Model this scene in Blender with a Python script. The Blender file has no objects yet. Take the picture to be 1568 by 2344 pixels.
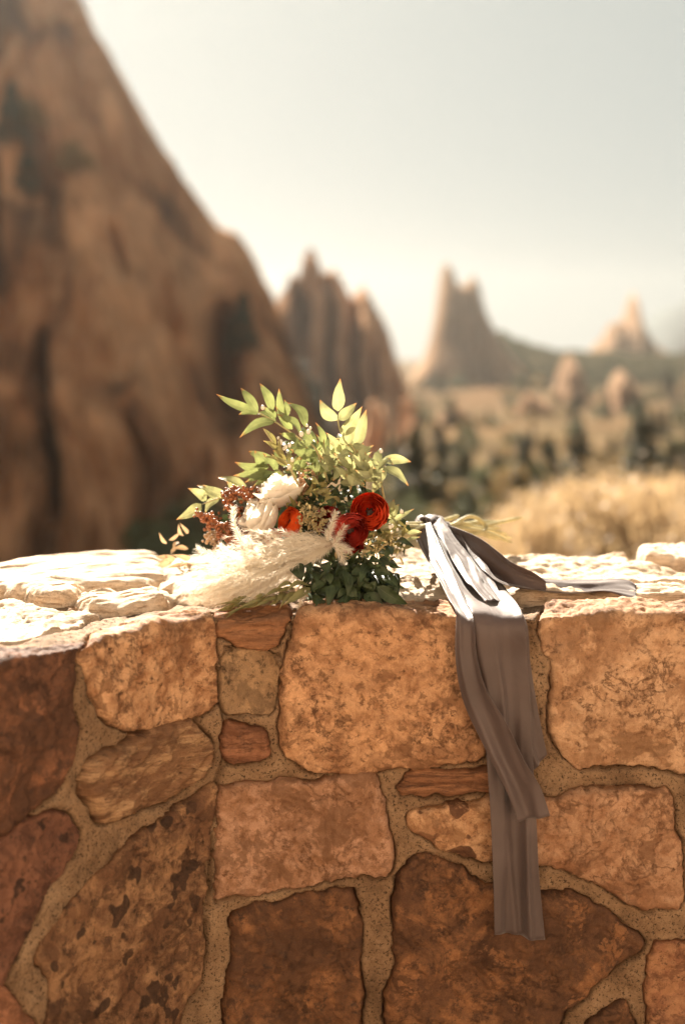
import bpy, bmesh, math, random
import numpy as np
from mathutils import Vector, Matrix
random.seed(7); rng = np.random.default_rng(7)
SC = bpy.context.scene
R = math.radians
# ------------------------------------------------------------------ camera, sky, sun, exposure
F = 2344 * 50 / 36.0
CAMZ = 1.25
PITCH = math.atan(372 / F)
cam_d = bpy.data.cameras.new('camera'); cam = bpy.data.objects.new('camera', cam_d)
SC.collection.objects.link(cam); SC.camera = cam
cam.location = (0, 0, CAMZ); cam.rotation_euler = (math.pi / 2 - PITCH, 0, 0)
cam_d.sensor_fit = 'VERTICAL'; cam_d.sensor_height = 36; cam_d.lens = 50
cam_d.clip_start = 0.05; cam_d.clip_end = 20000
cam_d.dof.use_dof = True; cam_d.dof.focus_distance = 1.985; cam_d.dof.aperture_fstop = 2.3
cam_d.dof.aperture_blades = 0

SUN_AZ, SUN_EL = R(-19), R(35)          # azimuth from +Y (negative = to the left), elevation
w = bpy.data.worlds.new('World'); SC.world = w; w.use_nodes = True
nt = w.node_tree; nt.nodes.clear()
sky = nt.nodes.new('ShaderNodeTexSky'); sky.sky_type = 'NISHITA'; sky.sun_disc = False
sky.sun_elevation = SUN_EL; sky.sun_rotation = SUN_AZ
sky.altitude = 1900; sky.air_density = 1.0; sky.dust_density = 1.2; sky.ozone_density = 1.0
tint = nt.nodes.new('ShaderNodeMix'); tint.data_type = 'RGBA'; tint.blend_type = 'MULTIPLY'; tint.inputs[0].default_value = 1
tint.inputs[7].default_value = (1.47, 1.56, 1.46, 1)
bg = nt.nodes.new('ShaderNodeBackground'); bg.inputs[1].default_value = 0.05
wo = nt.nodes.new('ShaderNodeOutputWorld')
gm_ = nt.nodes.new('ShaderNodeGamma'); gm_.inputs[1].default_value = 0.14; nt.links.new(sky.outputs[0], gm_.inputs[0])
hs_ = nt.nodes.new('ShaderNodeHueSaturation'); hs_.inputs['Saturation'].default_value = .22; nt.links.new(gm_.outputs[0], hs_.inputs['Color'])
nt.links.new(hs_.outputs[0], tint.inputs[6]); nt.links.new(tint.outputs[2], bg.inputs[0]); nt.links.new(bg.outputs[0], wo.inputs[0])

sd_ = bpy.data.lights.new('sun', 'SUN'); sun = bpy.data.objects.new('sun', sd_); SC.collection.objects.link(sun)
sd_.energy = 5.0; sd_.angle = R(0.5); sd_.color = (1.0, 0.89, 0.74)
sdir = Vector((math.sin(SUN_AZ) * math.cos(SUN_EL), math.cos(SUN_AZ) * math.cos(SUN_EL), math.sin(SUN_EL)))
sun.rotation_euler = sdir.to_track_quat('Z', 'Y').to_euler(); sun.location = (-10, 30, 40)
SC.view_settings.view_transform = 'Standard'; SC.view_settings.look = 'None'
SC.view_settings.exposure = 2.38; SC.view_settings.gamma = 1.0
cy = SC.cycles; cy.use_denoising = True; cy.max_bounces = 8; cy.diffuse_bounces = 4; cy.transmission_bounces = 4
cy.volume_bounces = 1; cy.transparent_max_bounces = 8; cy.sample_clamp_indirect = 6; cy.use_adaptive_sampling = True
cy.adaptive_threshold = 0.015

def P(u, v, y):
    """the world point at distance y ahead, seen at (u, v) of the 1568x2344 photograph"""
    a = (u - 784) / F; b = (1172 - v) / F
    dy = math.cos(PITCH) + b * math.sin(PITCH); dz = -math.sin(PITCH) + b * math.cos(PITCH)
    return Vector((a / dy * y, y, CAMZ + dz / dy * y))
def PZ(u, v, z):
    a = (u - 784) / F; b = (1172 - v) / F
    dy = math.cos(PITCH) + b * math.sin(PITCH); dz = -math.sin(PITCH) + b * math.cos(PITCH)
    k = (z - CAMZ) / dz
    return Vector((a * k, dy * k, z))
def K(a, b): return (392 + .375 * a, 843 + .375 * b)      # bouquet study coordinates

# ------------------------------------------------------------------ numpy noise
_pm = rng.permutation(256); _pm = np.concatenate([_pm, _pm, _pm])
_gr = rng.normal(size=(256, 3)); _gr /= np.linalg.norm(_gr, axis=1)[:, None]
def pn(x, y, z):
    x, y, z = np.broadcast_arrays(np.asarray(x, float), np.asarray(y, float), np.asarray(z, float))
    xi, yi, zi = np.floor(x).astype(int), np.floor(y).astype(int), np.floor(z).astype(int)
    xf, yf, zf = x - xi, y - yi, z - zi
    f = lambda t: t * t * t * (t * (t * 6 - 15) + 10)
    U, V, W = f(xf), f(yf), f(zf); r = 0
    for a in (0, 1):
        for b in (0, 1):
            for c in (0, 1):
                g = _gr[_pm[_pm[_pm[(xi + a) & 255] + ((yi + b) & 255)] + ((zi + c) & 255)] & 255]
                d = g[..., 0] * (xf - a) + g[..., 1] * (yf - b) + g[..., 2] * (zf - c)
                r = r + (U if a else 1 - U) * (V if b else 1 - V) * (W if c else 1 - W) * d
    return r * 1.5
def fbm(x, y, z=0.0, o=4, g=.5):
    r = 0; A = 1
    for k in range(o):
        r = r + A * pn(np.asarray(x) * 2 ** k + 17 * k, np.asarray(y) * 2 ** k + 5 * k, np.asarray(z) * 2 ** k); A *= g
    return r
def sstep(a, b, x): t = np.clip((x - a) / (b - a), 0, 1); return t * t * (3 - 2 * t)

# ------------------------------------------------------------------ object helpers
def link(o, parent=None):
    SC.collection.objects.link(o)
    if parent is not None:
        o.parent = parent; o.matrix_parent_inverse = Matrix.Translation(-Vector(parent.location)) if parent.type == 'EMPTY' and parent.parent is None else Matrix.Identity(4)
    return o
def tag(o, label=None, cat=None, group=None, kind=None):
    if label: o['label'] = label
    if cat: o['category'] = cat
    if group: o['group'] = group
    if kind: o['kind'] = kind
    return o
def empty(name, loc=(0, 0, 0), rz=0):
    o = bpy.data.objects.new(name, None); o.empty_display_size = .1; o.location = loc; o.rotation_euler = (0, 0, rz)
    SC.collection.objects.link(o); return o
class MB:
    """collects vertices and faces (with uv) and links them as one mesh"""
    def __init__(s): s.v = []; s.f = []; s.uv = []; s.n = 0
    def grid(s, pts, closed=False, flip=False):
        pts = np.asarray(pts, float); n, m = pts.shape[:2]
        s.v.append(pts.reshape(-1, 3))
        uu, vv = np.meshgrid(np.linspace(0, 1, m), np.linspace(0, 1, n)); s.uv.append(np.stack([uu, vv], -1).reshape(-1, 2))
        i, j = np.meshgrid(np.arange(n - 1), np.arange(m if closed else m - 1), indexing='ij')
        j2 = (j + 1) % m
        q = np.stack([i * m + j, i * m + j2, (i + 1) * m + j2, (i + 1) * m + j], -1).reshape(-1, 4) + s.n
        s.f.append(q[:, ::-1] if flip else q); s.n += n * m
    def raw(s, v, f, uv=None):
        v = np.asarray(v, float); s.v.append(v); s.f.append(np.asarray(f) + s.n)
        s.uv.append(np.zeros((len(v), 2)) if uv is None else uv); s.n += len(v)
    def build(s, name, mat, parent=None, smooth=True, label=None):
        V = np.concatenate(s.v); UV = np.concatenate(s.uv)
        me = bpy.data.meshes.new(name)
        me.vertices.add(len(V)); me.vertices.foreach_set('co', V.astype(np.float32).ravel())
        loops = np.concatenate([f.ravel() for f in s.f]).astype(np.int32)
        tot = np.concatenate([np.full(len(f), f.shape[1]) for f in s.f]).astype(np.int32)
        me.loops.add(len(loops)); me.loops.foreach_set('vertex_index', loops)
        me.polygons.add(len(tot)); me.polygons.foreach_set('loop_start', np.concatenate([[0], np.cumsum(tot)[:-1]]).astype(np.int32))
        me.polygons.foreach_set('loop_total', tot)
        me.polygons.foreach_set('use_smooth', np.full(len(tot), smooth))
        l = me.uv_layers.new(name='UVMap'); l.data.foreach_set('uv', UV[loops].astype(np.float32).ravel())
        me.update(); me.validate(); me.materials.append(mat)
        o = link(bpy.data.objects.new(name, me), parent)
        if label: o['label'] = label
        return o
def catmull(pts, n):
    p = np.asarray([tuple(q) for q in pts], float)
    d = np.concatenate([[0], np.cumsum(np.linalg.norm(np.diff(p, axis=0), axis=1))]); d /= d[-1]
    q = np.vstack([2 * p[0] - p[1], p, 2 * p[-1] - p[-2]]); out = []
    for t in np.linspace(0, 1, n):
        k = min(np.searchsorted(d, t, 'right') - 1, len(p) - 2); k = max(k, 0)
        s = (t - d[k]) / (d[k + 1] - d[k]); a, b, c, e = q[k], q[k + 1], q[k + 2], q[k + 3]
        out.append(.5 * (2 * b + (c - a) * s + (2 * a - 5 * b + 4 * c - e) * s * s + (3 * b - a - 3 * c + e) * s ** 3))
    return np.array(out)
def tube(mb, pts, r0, r1, n=8, seg=None, lump=0):
    c = catmull(pts, seg or max(4, len(pts) * 5)); t = np.gradient(c, axis=0); t /= np.linalg.norm(t, axis=1)[:, None]
    up = np.array([0, 0, 1.]) if abs(t[0][2]) < .9 else np.array([1., 0, 0])
    a = np.cross(t, up); a /= np.linalg.norm(a, axis=1)[:, None]; b = np.cross(t, a)
    rr = np.linspace(r0, r1, len(c))
    if lump: rr = rr * (1 + lump * fbm(np.arange(len(c)) * .7, rng.uniform(0, 99), .5, 2))
    rr[0] *= .3; c0 = c.copy(); rr[-1] *= .3
    ph = np.linspace(0, 2 * np.pi, n, endpoint=False)
    mb.grid(c[:, None] + rr[:, None, None] * (np.cos(ph)[None, :, None] * a[:, None] + np.sin(ph)[None, :, None] * b[:, None]), closed=True)

# ------------------------------------------------------------------ materials
def mat(name):
    m = bpy.data.materials.new(name); m.use_nodes = True; n = m.node_tree.nodes; n.clear()
    out = n.new('ShaderNodeOutputMaterial'); b = n.new('ShaderNodeBsdfPrincipled')
    m.node_tree.links.new(b.outputs[0], out.inputs[0]); b.inputs['Roughness'].default_value = .85
    b.inputs['Specular IOR Level'].default_value = .25
    return m, m.node_tree, b, out
def N(t, kind, **kw):
    n = t.nodes.new(kind)
    for k, v in kw.items():
        if k.startswith('i_'):
            key = k[2:]; n.inputs[int(key) if key.isdigit() else key.replace('_', ' ')].default_value = v
        else: setattr(n, k, v)
    return n
def noise(t, vec, scale, detail=6, rough=.6, dist=0.0):
    n = N(t, 'ShaderNodeTexNoise'); n.inputs['Scale'].default_value = scale; n.inputs['Detail'].default_value = detail
    n.inputs['Roughness'].default_value = rough; n.inputs['Distortion'].default_value = dist
    t.links.new(vec, n.inputs['Vector']); return n.outputs['Fac']
def ramp(t, fac, stops):
    n = N(t, 'ShaderNodeValToRGB'); e = n.color_ramp.elements
    while len(e) < len(stops): e.new(.5)
    for k, (p, c) in enumerate(stops):
        e[k].position = p; e[k].color = (c, c, c, 1) if isinstance(c, (int, float)) else (*c, 1)
    t.links.new(fac, n.inputs[0]); return n.outputs[0]
def mix(t, fac, a, b, blend='MIX'):
    n = N(t, 'ShaderNodeMix', data_type='RGBA', blend_type=blend)
    for s, v in ((0, fac), (6, a), (7, b)):
        if isinstance(v, (int, float)): n.inputs[s].default_value = v
        elif isinstance(v, tuple): n.inputs[s].default_value = (*v, 1)
        else: t.links.new(v, n.inputs[s])
    return n.outputs[2]
def bump(t, b, h, dist, prev=None, strength=1.0):
    n = N(t, 'ShaderNodeBump'); n.inputs['Distance'].default_value = dist; n.inputs['Strength'].default_value = strength
    t.links.new(h, n.inputs['Height'])
    if prev: t.links.new(prev, n.inputs['Normal'])
    t.links.new(n.outputs[0], b.inputs['Normal']); return n.outputs[0]
def coords(t, rot=(0, 0, 0), scale=(1, 1, 1), off=(0, 0, 0)):
    c = N(t, 'ShaderNodeTexCoord'); m = N(t, 'ShaderNodeMapping')
    m.inputs['Rotation'].default_value = rot; m.inputs['Scale'].default_value = scale; m.inputs['Location'].default_value = off
    t.links.new(c.outputs['Object'], m.inputs['Vector']); return m.outputs[0], c.outputs['Object']

def stone_mat(name, c1, c2, c3, patch=.5, spots=0, streak=None, seed=0, veins=.6, grain=.35, psize=11, stain=.6):
    m, t, b, o = mat(name)
    sc = (1, 1, 1); rot = (0, 0, 0)
    if streak is not None: sc = (.35, 1, 3.0); rot = (0, R(streak), 0)
    v, raw = coords(t, rot, sc, (seed * 3.1, seed * 1.7, seed * 2.3))
    n1 = noise(t, v, psize, 10, .68, .9)
    col = ramp(t, n1, [(max(0, patch - .14), c2), (patch - .02, tuple((a * .45 + q * .55) for a, q in zip(c1, c2))), (patch + .03, c1), (patch + .22, tuple(min(1, a * 1.18) for a in c1))])
    n2 = noise(t, v, 20 + seed * 7 % 26, 8, .7, .3)                       # mottling
    col = mix(t, ramp(t, n2, [(.38, .95), (.47, .45), (.58, 0)]), col, c2)
    n3 = noise(t, v, 60 + seed * 13 % 60, 8, .78, .15)                     # small dark marks
    col = mix(t, ramp(t, n3, [(.35, .95), (.42, .5), (.47, 0)]), col, c3)
    if spots:
        n4 = noise(t, v, 30 if spots < 2 else 21, 2, .45, .15)
        col = mix(t, ramp(t, n4, [(.61 if spots < 2 else .535, 0), (.635 if spots < 2 else .55, .93)]), col, tuple(a * .9 for a in c3))
    n0 = noise(t, v, 5 + seed * 3 % 6, 6, .66, .6)                     # broad rusty stains
    col = mix(t, ramp(t, n0, [(.54, 0), (.575, stain), (.75, stain * .7)]), col, tuple((a * .6 + q * .4) for a, q in zip(c2, c3)))
    n7 = noise(t, v, 14 + seed * 5 % 13, 6, .62, .4); col = mix(t, ramp(t, n7, [(.57, 0), (.595, stain * 1.1), (.8, stain)]), col, tuple(x * .62 for x in c2))
    n8 = noise(t, v, 9 + seed * 7 % 11, 7, .66, .2); col = mix(t, ramp(t, n8, [(.60, 0), (.63, .55)]), col, tuple(min(1, x * 1.22) for x in c1))
    # hairline veins: thin band where a warped noise passes its middle value
    n5 = noise(t, v, 17, 8, .68, .5)
    vb = ramp(t, n5, [(.485, 0), (.498, 1), (.502, 1), (.515, 0)])
    n6 = noise(t, v, 9, 2, .5)
    vb2 = mix(t, 1.0, vb, ramp(t, n6, [(.45, 0), (.6, 1)]), 'MULTIPLY')
    col = mix(t, mix(t, 1.0, vb2, (veins,) * 3, 'MULTIPLY'), col, c3)
    g = noise(t, raw, 520, 3, .7)
    col = mix(t, grain, col, ramp(t, g, [(.3, .45), (.7, 1.45)]), 'MULTIPLY')
    t.links.new(col, b.inputs['Base Color']); b.inputs['Roughness'].default_value = .8
    p = bump(t, b, n1, .003, None, .6); p = bump(t, b, n2, .003, p, .8); p = bump(t, b, n3, .0022, p, .9)
    inv = ramp(t, n5, [(.48, 1), (.5, .0), (.52, 1)]); p = bump(t, b, mix(t, ramp(t, n6, [(.45, 0), (.6, 1)]), (1., 1., 1.), inv), .0018, p, .7)
    bump(t, b, g, .0007, p, .8)
    return m
TAN = (.52, .295, .155); PINK = (.50, .275, .17); BRN = (.26, .115, .05); RED = (.25, .105, .052); DRK = (.085, .038, .02); MID = (.36, .17, .075)

m_mortar, t, b, o = mat('mortar'); v, raw = coords(t)
a1 = noise(t, v, 16, 8, .6); col = ramp(t, a1, [(.3, (.13, .073, .037)), (.5, (.24, .142, .076)), (.7, (.34, .215, .122))])
a2 = noise(t, v, 260, 4, .7); col = mix(t, ramp(t, a2, [(.38, .95), (.46, 0)]), col, (.05, .028, .014))
a3 = noise(t, v, 600, 2, .7); col = mix(t, .45, col, ramp(t, a3, [(.3, .5), (.7, 1.4)]), 'MULTIPLY')
t.links.new(col, b.inputs['Base Color']); p = bump(t, b, a1, .006, None, .6); p = bump(t, b, a2, .0022, p, 1); bump(t, b, a3, .0009, p, 1)

def leaf_mat(name, c, c_tip=None, trans=.35, rough=.45, vein=True, var=.25, spec=.4, tt=(1.15, 1.08, .85)):
    m, t, b, o = mat(name); b.inputs['Roughness'].default_value = rough; b.inputs['Specular IOR Level'].default_value = spec
    v, raw = coords(t); n = noise(t, v, 45, 3, .5)
    col = ramp(t, n, [(.3, tuple(x * (1 - var) for x in c)), (.7, tuple(min(1, x * (1 + var)) for x in c))])
    uv = N(t, 'ShaderNodeTexCoord'); sp = N(t, 'ShaderNodeSeparateXYZ'); t.links.new(uv.outputs['UV'], sp.inputs[0])
    if c_tip: col = mix(t, ramp(t, sp.outputs[1], [(.82, 0), (.99, .85)]), col, c_tip)
    if vein:
        col = mix(t, ramp(t, sp.outputs[0], [(.46, 0), (.495, .5), (.505, .5), (.54, 0)]), col, tuple(min(1, x * 1.5 + .03) for x in c))
    t.links.new(col, b.inputs['Base Color'])
    tr = N(t, 'ShaderNodeBsdfTranslucent'); tc = mix(t, 1.0, col, tt, 'MULTIPLY'); t.links.new(tc, tr.inputs[0])
    ms = N(t, 'ShaderNodeMixShader'); ms.inputs[0].default_value = trans
    t.links.new(b.outputs[0], ms.inputs[1]); t.links.new(tr.outputs[0], ms.inputs[2]); t.links.new(ms.outputs[0], o.inputs[0])
    bump(t, b, noise(t, v, 300, 3, .6), .0004, None, .6)
    return m
m_leaf = leaf_mat('green_leaf', (.175, .205, .085), (.42, .13, .05), .36, .45, True, .38)
m_leaf2 = leaf_mat('light_leaf', (.30, .315, .17), (.45, .17, .06), .36, .45, True, .38)
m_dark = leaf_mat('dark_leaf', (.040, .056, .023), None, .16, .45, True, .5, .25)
m_olive = leaf_mat('olive_leaf', (.20, .18, .07), (.4, .25, .1), .25)
m_dry = leaf_mat('dry_leaf', (.42, .30, .20), None, .28, .7)
m_stem = leaf_mat('stem_skin', (.42, .36, .18), None, .08, .5, False)
m_red = leaf_mat('red_petal', (.60, .038, .009), (.80, .13, .04), .28, .6, False, .4, .15)
m_redd = leaf_mat('crimson_petal', (.34, .018, .011), (.46, .05, .03), .15, .6, False, .4, .15)
m_orange = leaf_mat('orange_petal', (.68, .06, .01), (.80, .16, .03), .40, .45, False, .25)
m_white = leaf_mat('white_petal', (.82, .76, .68), (.84, .78, .70), .42, .5, False, .03, .4, (1.05, 1, .92))
m_blush = leaf_mat('blush_floret', (.62, .40, .26), None, .3, .6, False, .2)
m_berry = leaf_mat('brown_berry', (.25, .085, .030), None, .0, .4, False, .4)
m_wberry = leaf_mat('white_berry', (.75, .70, .58), None, .1, .25, False, .05)
m_plume = leaf_mat('plume_hair', (.84, .77, .66), None, .45, .7, False, .03, .15, (1, .99, .96))
m_bud = leaf_mat('beige_bud', (.42, .33, .17), None, .2, .5, False, .3)

m_silk, t, b, o = mat('mauve_silk'); v, raw = coords(t)
n = noise(t, v, 7, 4, .5); n2 = noise(t, v, 900, 2, .5)
col = ramp(t, n, [(.35, (.088, .058, .050)), (.65, (.135, .094, .084))]); t.links.new(col, b.inputs['Base Color'])
b.inputs['Roughness'].default_value = .5; b.inputs['Sheen Weight'].default_value = .35; b.inputs['Sheen Roughness'].default_value = .4
b.inputs['Specular IOR Level'].default_value = .4
tr = N(t, 'ShaderNodeBsdfTranslucent'); t.links.new(col, tr.inputs[0]); ms = N(t, 'ShaderNodeMixShader'); ms.inputs[0].default_value = .24
t.links.new(b.outputs[0], ms.inputs[1]); t.links.new(tr.outputs[0], ms.inputs[2]); t.links.new(ms.outputs[0], o.inputs[0])
p = bump(t, b, noise(t, v, 28, 4, .5, .6), .004, None, .45); bump(t, b, n2, .0003, p, .5)

def rock_mat(name, c1, c2, c3, s):
    m, t, b, o = mat(name); v, raw = coords(t, (0, R(12), 0), (s, s, s * .35))
    n1 = noise(t, v, 1.0, 8, .62, .8); n2 = noise(t, v, 5, 6, .7)
    col = ramp(t, n1, [(.33, c3), (.47, c2), (.6, c1)]); col = mix(t, .6, col, ramp(t, n2, [(.3, .45), (.65, 1.3)]), 'MULTIPLY')
    n3 = noise(t, raw, s * .55, 4, .6, .5); col = mix(t, ramp(t, n3, [(.36, .85), (.47, .0)]), col, tuple(x * .7 for x in c3))   # desert varnish
    n4 = noise(t, raw, s * .8, 3, .5, .3); col = mix(t, ramp(t, n4, [(.56, 0), (.66, .6)]), col, tuple(min(1, x * 1.5) for x in c1))
    t.links.new(col, b.inputs['Base Color']); p = bump(t, b, n1, 1.2, None, .8); bump(t, b, n2, .4, p, .9)
    return m
m_fin = rock_mat('red_sandstone', (.44, .25, .14), (.29, .145, .075), (.06, .038, .027), .21)
m_fin2 = rock_mat('rib_sandstone', (.42, .25, .15), (.30, .165, .095), (.13, .075, .05), .06)
m_spire = rock_mat('spire_sandstone', (.34, .225, .15), (.25, .16, .10), (.15, .095, .06), .03)
m_pale = rock_mat('pale_sandstone', (.32, .21, .14), (.24, .15, .09), (.13, .08, .05), .15)
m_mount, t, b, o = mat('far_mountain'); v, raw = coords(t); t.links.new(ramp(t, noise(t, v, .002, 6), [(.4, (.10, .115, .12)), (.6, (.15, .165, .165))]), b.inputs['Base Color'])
m_ground, t, b, o = mat('dry_ground'); v, raw = coords(t)
n0 = noise(t, v, .05, 5, .6); n1 = noise(t, v, .5, 6, .65); n2 = noise(t, v, 9, 6, .7)
col = ramp(t, n1, [(.35, (.035, .027, .016)), (.5, (.085, .062, .036)), (.65, (.17, .125, .075))])
col = mix(t, ramp(t, n0, [(.45, 0), (.6, .7)]), col, (.14, .08, .045)); col = mix(t, .5, col, ramp(t, n2, [(.3, .5), (.7, 1.4)]), 'MULTIPLY')
t.links.new(col, b.inputs['Base Color']); bump(t, b, n2, .03, None, .8)
m_path, t, b, o = mat('sandy_path'); v, raw = coords(t); n1 = noise(t, v, 4, 8, .7)
t.links.new(ramp(t, n1, [(.3, (.34, .26, .19)), (.7, (.48, .38, .29))]), b.inputs['Base Color']); bump(t, b, n1, .01, None, .6)
m_grass = leaf_mat('golden_grass', (.40, .30, .20), None, .38, .6, False, .3)
m_shrub = leaf_mat('shrub_leaf', (.075, .085, .032), None, .25, .6, False, .35)
m_con = leaf_mat('conifer_needles', (.048, .050, .026), None, .1, .6, False, .35)
m_yel = leaf_mat('yellow_shrub_leaf', (.24, .17, .08), None, .35, .6, False, .3)
m_bark, t, b, o = mat('bark'); v, raw = coords(t); n1 = noise(t, v, 8, 6, .7); t.links.new(ramp(t, n1, [(.3, (.07, .045, .03)), (.7, (.17, .12, .08))]), b.inputs['Base Color'])

m_hill, t, b, o = mat('scrub_hill'); v, raw = coords(t); n1 = noise(t, v, .12, 8, .7)
t.links.new(ramp(t, n1, [(.38, (.012, .014, .008)), (.52, (.03, .028, .016)), (.68, (.08, .062, .038))]), b.inputs['Base Color']); bump(t, b, n1, 2, None, .8)
for m_ in (m_ground, m_hill, m_mount, m_fin, m_fin2, m_spire, m_pale, m_path):
    for nd in m_.node_tree.nodes:
        if nd.type == 'BSDF_PRINCIPLED': nd.inputs['Specular IOR Level'].default_value = 0; nd.inputs['Roughness'].default_value = 1
# ------------------------------------------------------------------ terrain
_ly = np.log(np.array([.1, 2.4, 4, 9, 20, 40, 80, 150, 300, 600, 1000, 2500, 9000]))
_lz = np.array([0, 0, -.1, -.35, -1.5, -3.4, -6.0, -9.0, -12.5, -13, -13, -16, -20])
def ground_z(x, y):
    x = np.asarray(x, float); y = np.asarray(y, float); yy = np.maximum(y, .1)
    z = np.interp(np.log(yy), _ly, _lz)
    k = sstep(4, 60, yy); far = sstep(60, 600, yy)
    return z + k * (fbm(x * .03, yy * .03, 3.3, 3) * 1.2) + far * fbm(x * .006, yy * .006, 9.1, 3) * 7 - 8 * sstep(.06, -.09, x / yy) * sstep(7, 60, yy) * (1 - sstep(250, 700, yy))
ys = np.concatenate([-np.geomspace(400, 4, 14), np.linspace(-3, 4, 12), np.geomspace(4.3, 1750, 150)])
g = MB(); rows = []
for y in ys:
    half = max(60, abs(y) * .95 + 40); xs = np.sinh(np.linspace(-3.2, 3.2, 121)) / np.sinh(3.2) * half
    rows.append(np.stack([xs, np.full_like(xs, y), ground_z(xs, np.full_like(xs, y))], -1))
g.grid(rows); tag(g.build('ground', m_ground), kind='structure')
pm = MB(); xs = np.linspace(-30, 30, 90); yy = np.linspace(-40, 1.80, 60); X, Y = np.meshgrid(xs, yy)
pm.grid(np.stack([X, Y, .02 + .006 * fbm(X * 1.3, Y * 1.3, 0, 3)], -1)); tag(pm.build('path', m_path), kind='structure')

# unseen sandy slope added behind the camera to bounce sunlight onto the wall
hm = MB(); xs = np.linspace(-90, 90, 70); yy = np.linspace(-7, -75, 40); X, Y = np.meshgrid(xs, yy); q_ = -7 - Y
hm.grid(np.stack([X, Y, -.1 + q_ * .62 * sstep(0, 8, q_) + fbm(X * .12, Y * .12, 2, 4) * np.minimum(q_ * .12, 2.0)], -1), flip=True)
tag(hm.build('bounce_slope', m_path), kind='structure')

# ------------------------------------------------------------------ stone wall
ZT = .89; TH = .56
pc = PZ(492, 1409, ZT); pr = PZ(1400, 1412, ZT); pl = PZ(8, 1515, ZT)
FY = (pc.y + pr.y) / 2
corner = np.array([pc.x, FY]); dl = np.array([pl.x, pl.y]) - corner; dl /= np.linalg.norm(dl)
path = [corner + dl * d for d in np.linspace(1.6, .09, 200)]
a0 = corner + dl * .09; a2 = corner + np.array([.09, 0])
path += [(1 - q) ** 2 * a0 + 2 * q * (1 - q) * corner + q * q * a2 for q in np.linspace(0, 1, 30)[1:]]
path += [corner + np.array([d, 0.]) for d in np.linspace(.09, 2.4, 300)[1:]]
path = np.array(path); sl = np.concatenate([[0], np.cumsum(np.linalg.norm(np.diff(path, axis=0), axis=1))])
S0 = sl[np.argmin(np.linalg.norm(path - corner, axis=1))]; sl -= S0
tg = np.gradient(path, sl, axis=0); tg /= np.linalg.norm(tg, axis=1)[:, None]; nm = np.stack([tg[:, 1], -tg[:, 0]], -1)   # towards the camera
RC = .009
def wall_pt(s, t, h):
    """s along the wall, t down the front (negative: back over the top), h outward"""
    px = np.interp(s, sl, path[:, 0]); py = np.interp(s, sl, path[:, 1]); nx = np.interp(s, sl, nm[:, 0]); ny = np.interp(s, sl, nm[:, 1])
    ln = np.hypot(nx, ny); nx, ny = nx / ln, ny / ln
    q = RC * math.pi / 4
    def prof(t):
        th = np.clip((t + q) / (2 * q), 0, 1) * math.pi / 2        # 0 top .. pi/2 front
        na, nz = np.sin(th), np.cos(th)
        a = np.where(t < -q, t + q - RC, np.where(t > q, 0, -RC + RC * na)); z = np.where(t > q, -RC - (t - q), np.where(t < -q, 0, -RC + RC * nz))
        return a, z, na, nz
    a, z, na, nz = prof(t)
    tb = -t - TH; back = t < -TH / 2
    a2, z2, na2, nz2 = prof(tb)
    a = np.where(back, -TH - a2, a); z = np.where(back, z2, z); na = np.where(back, -na2, na); nz = np.where(back, nz2, nz)
    A = a + na * h
    return np.stack([px + nx * A, py + ny * A, ZT + z + nz * h], -1)
def face_st(u, v):
    d = P(u, v, 1.0) - Vector((0, 0, CAMZ)); k = d.x / d.y
    f = path[:, 0] - k * path[:, 1]; i = np.where(np.sign(f[:-1]) != np.sign(f[1:]))[0]
    i = i[-1] if len(i) else (0 if u < 784 else len(path) - 2)
    q = f[i] / (f[i] - f[i + 1]) if f[i] != f[i + 1] else 0
    y = path[i, 1] + q * (path[i + 1, 1] - path[i, 1]); s = sl[i] + q * (sl[i + 1] - sl[i])
    return (s, ZT - (CAMZ + d.z * y))
def top_st(u, v):
    p = PZ(u, v, ZT); q = np.array([p.x, p.y]); k = np.argmin(np.linalg.norm(path - q, axis=1))
    return (sl[k], -float(np.linalg.norm(path[k] - q)))
def sdist(poly, X, Y):
    p = np.asarray(poly, float); d = np.full(X.shape, 1e9); ins = np.zeros(X.shape, bool)
    for i in range(len(p)):
        a, b_ = p[i], p[(i + 1) % len(p)]; e = b_ - a; L = max(e @ e, 1e-12)
        tt = np.clip(((X - a[0]) * e[0] + (Y - a[1]) * e[1]) / L, 0, 1)
        d = np.minimum(d, (X - a[0] - tt * e[0]) ** 2 + (Y - a[1] - tt * e[1]) ** 2)
        c = ((a[1] > Y) != (b_[1] > Y))
        ins ^= c & (X < (b_[0] - a[0]) * (Y - a[1]) / (b_[1] - a[1] + 1e-12) + a[0])
    return np.where(ins, -1, 1) * np.sqrt(d)
def chaikin(p, n=1):
    p = np.asarray(p, float)
    for _ in range(n):
        q = np.roll(p, -1, 0); p = np.stack([p * .82 + q * .18, p * .18 + q * .82], 1).reshape(-1, 2)
    return p
def edge_noise(X, Y): return fbm(X * 28, Y * 28, 1.5, 4) * .0062 + fbm(X * 120, Y * 120, 4.5, 2) * .0016
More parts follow.
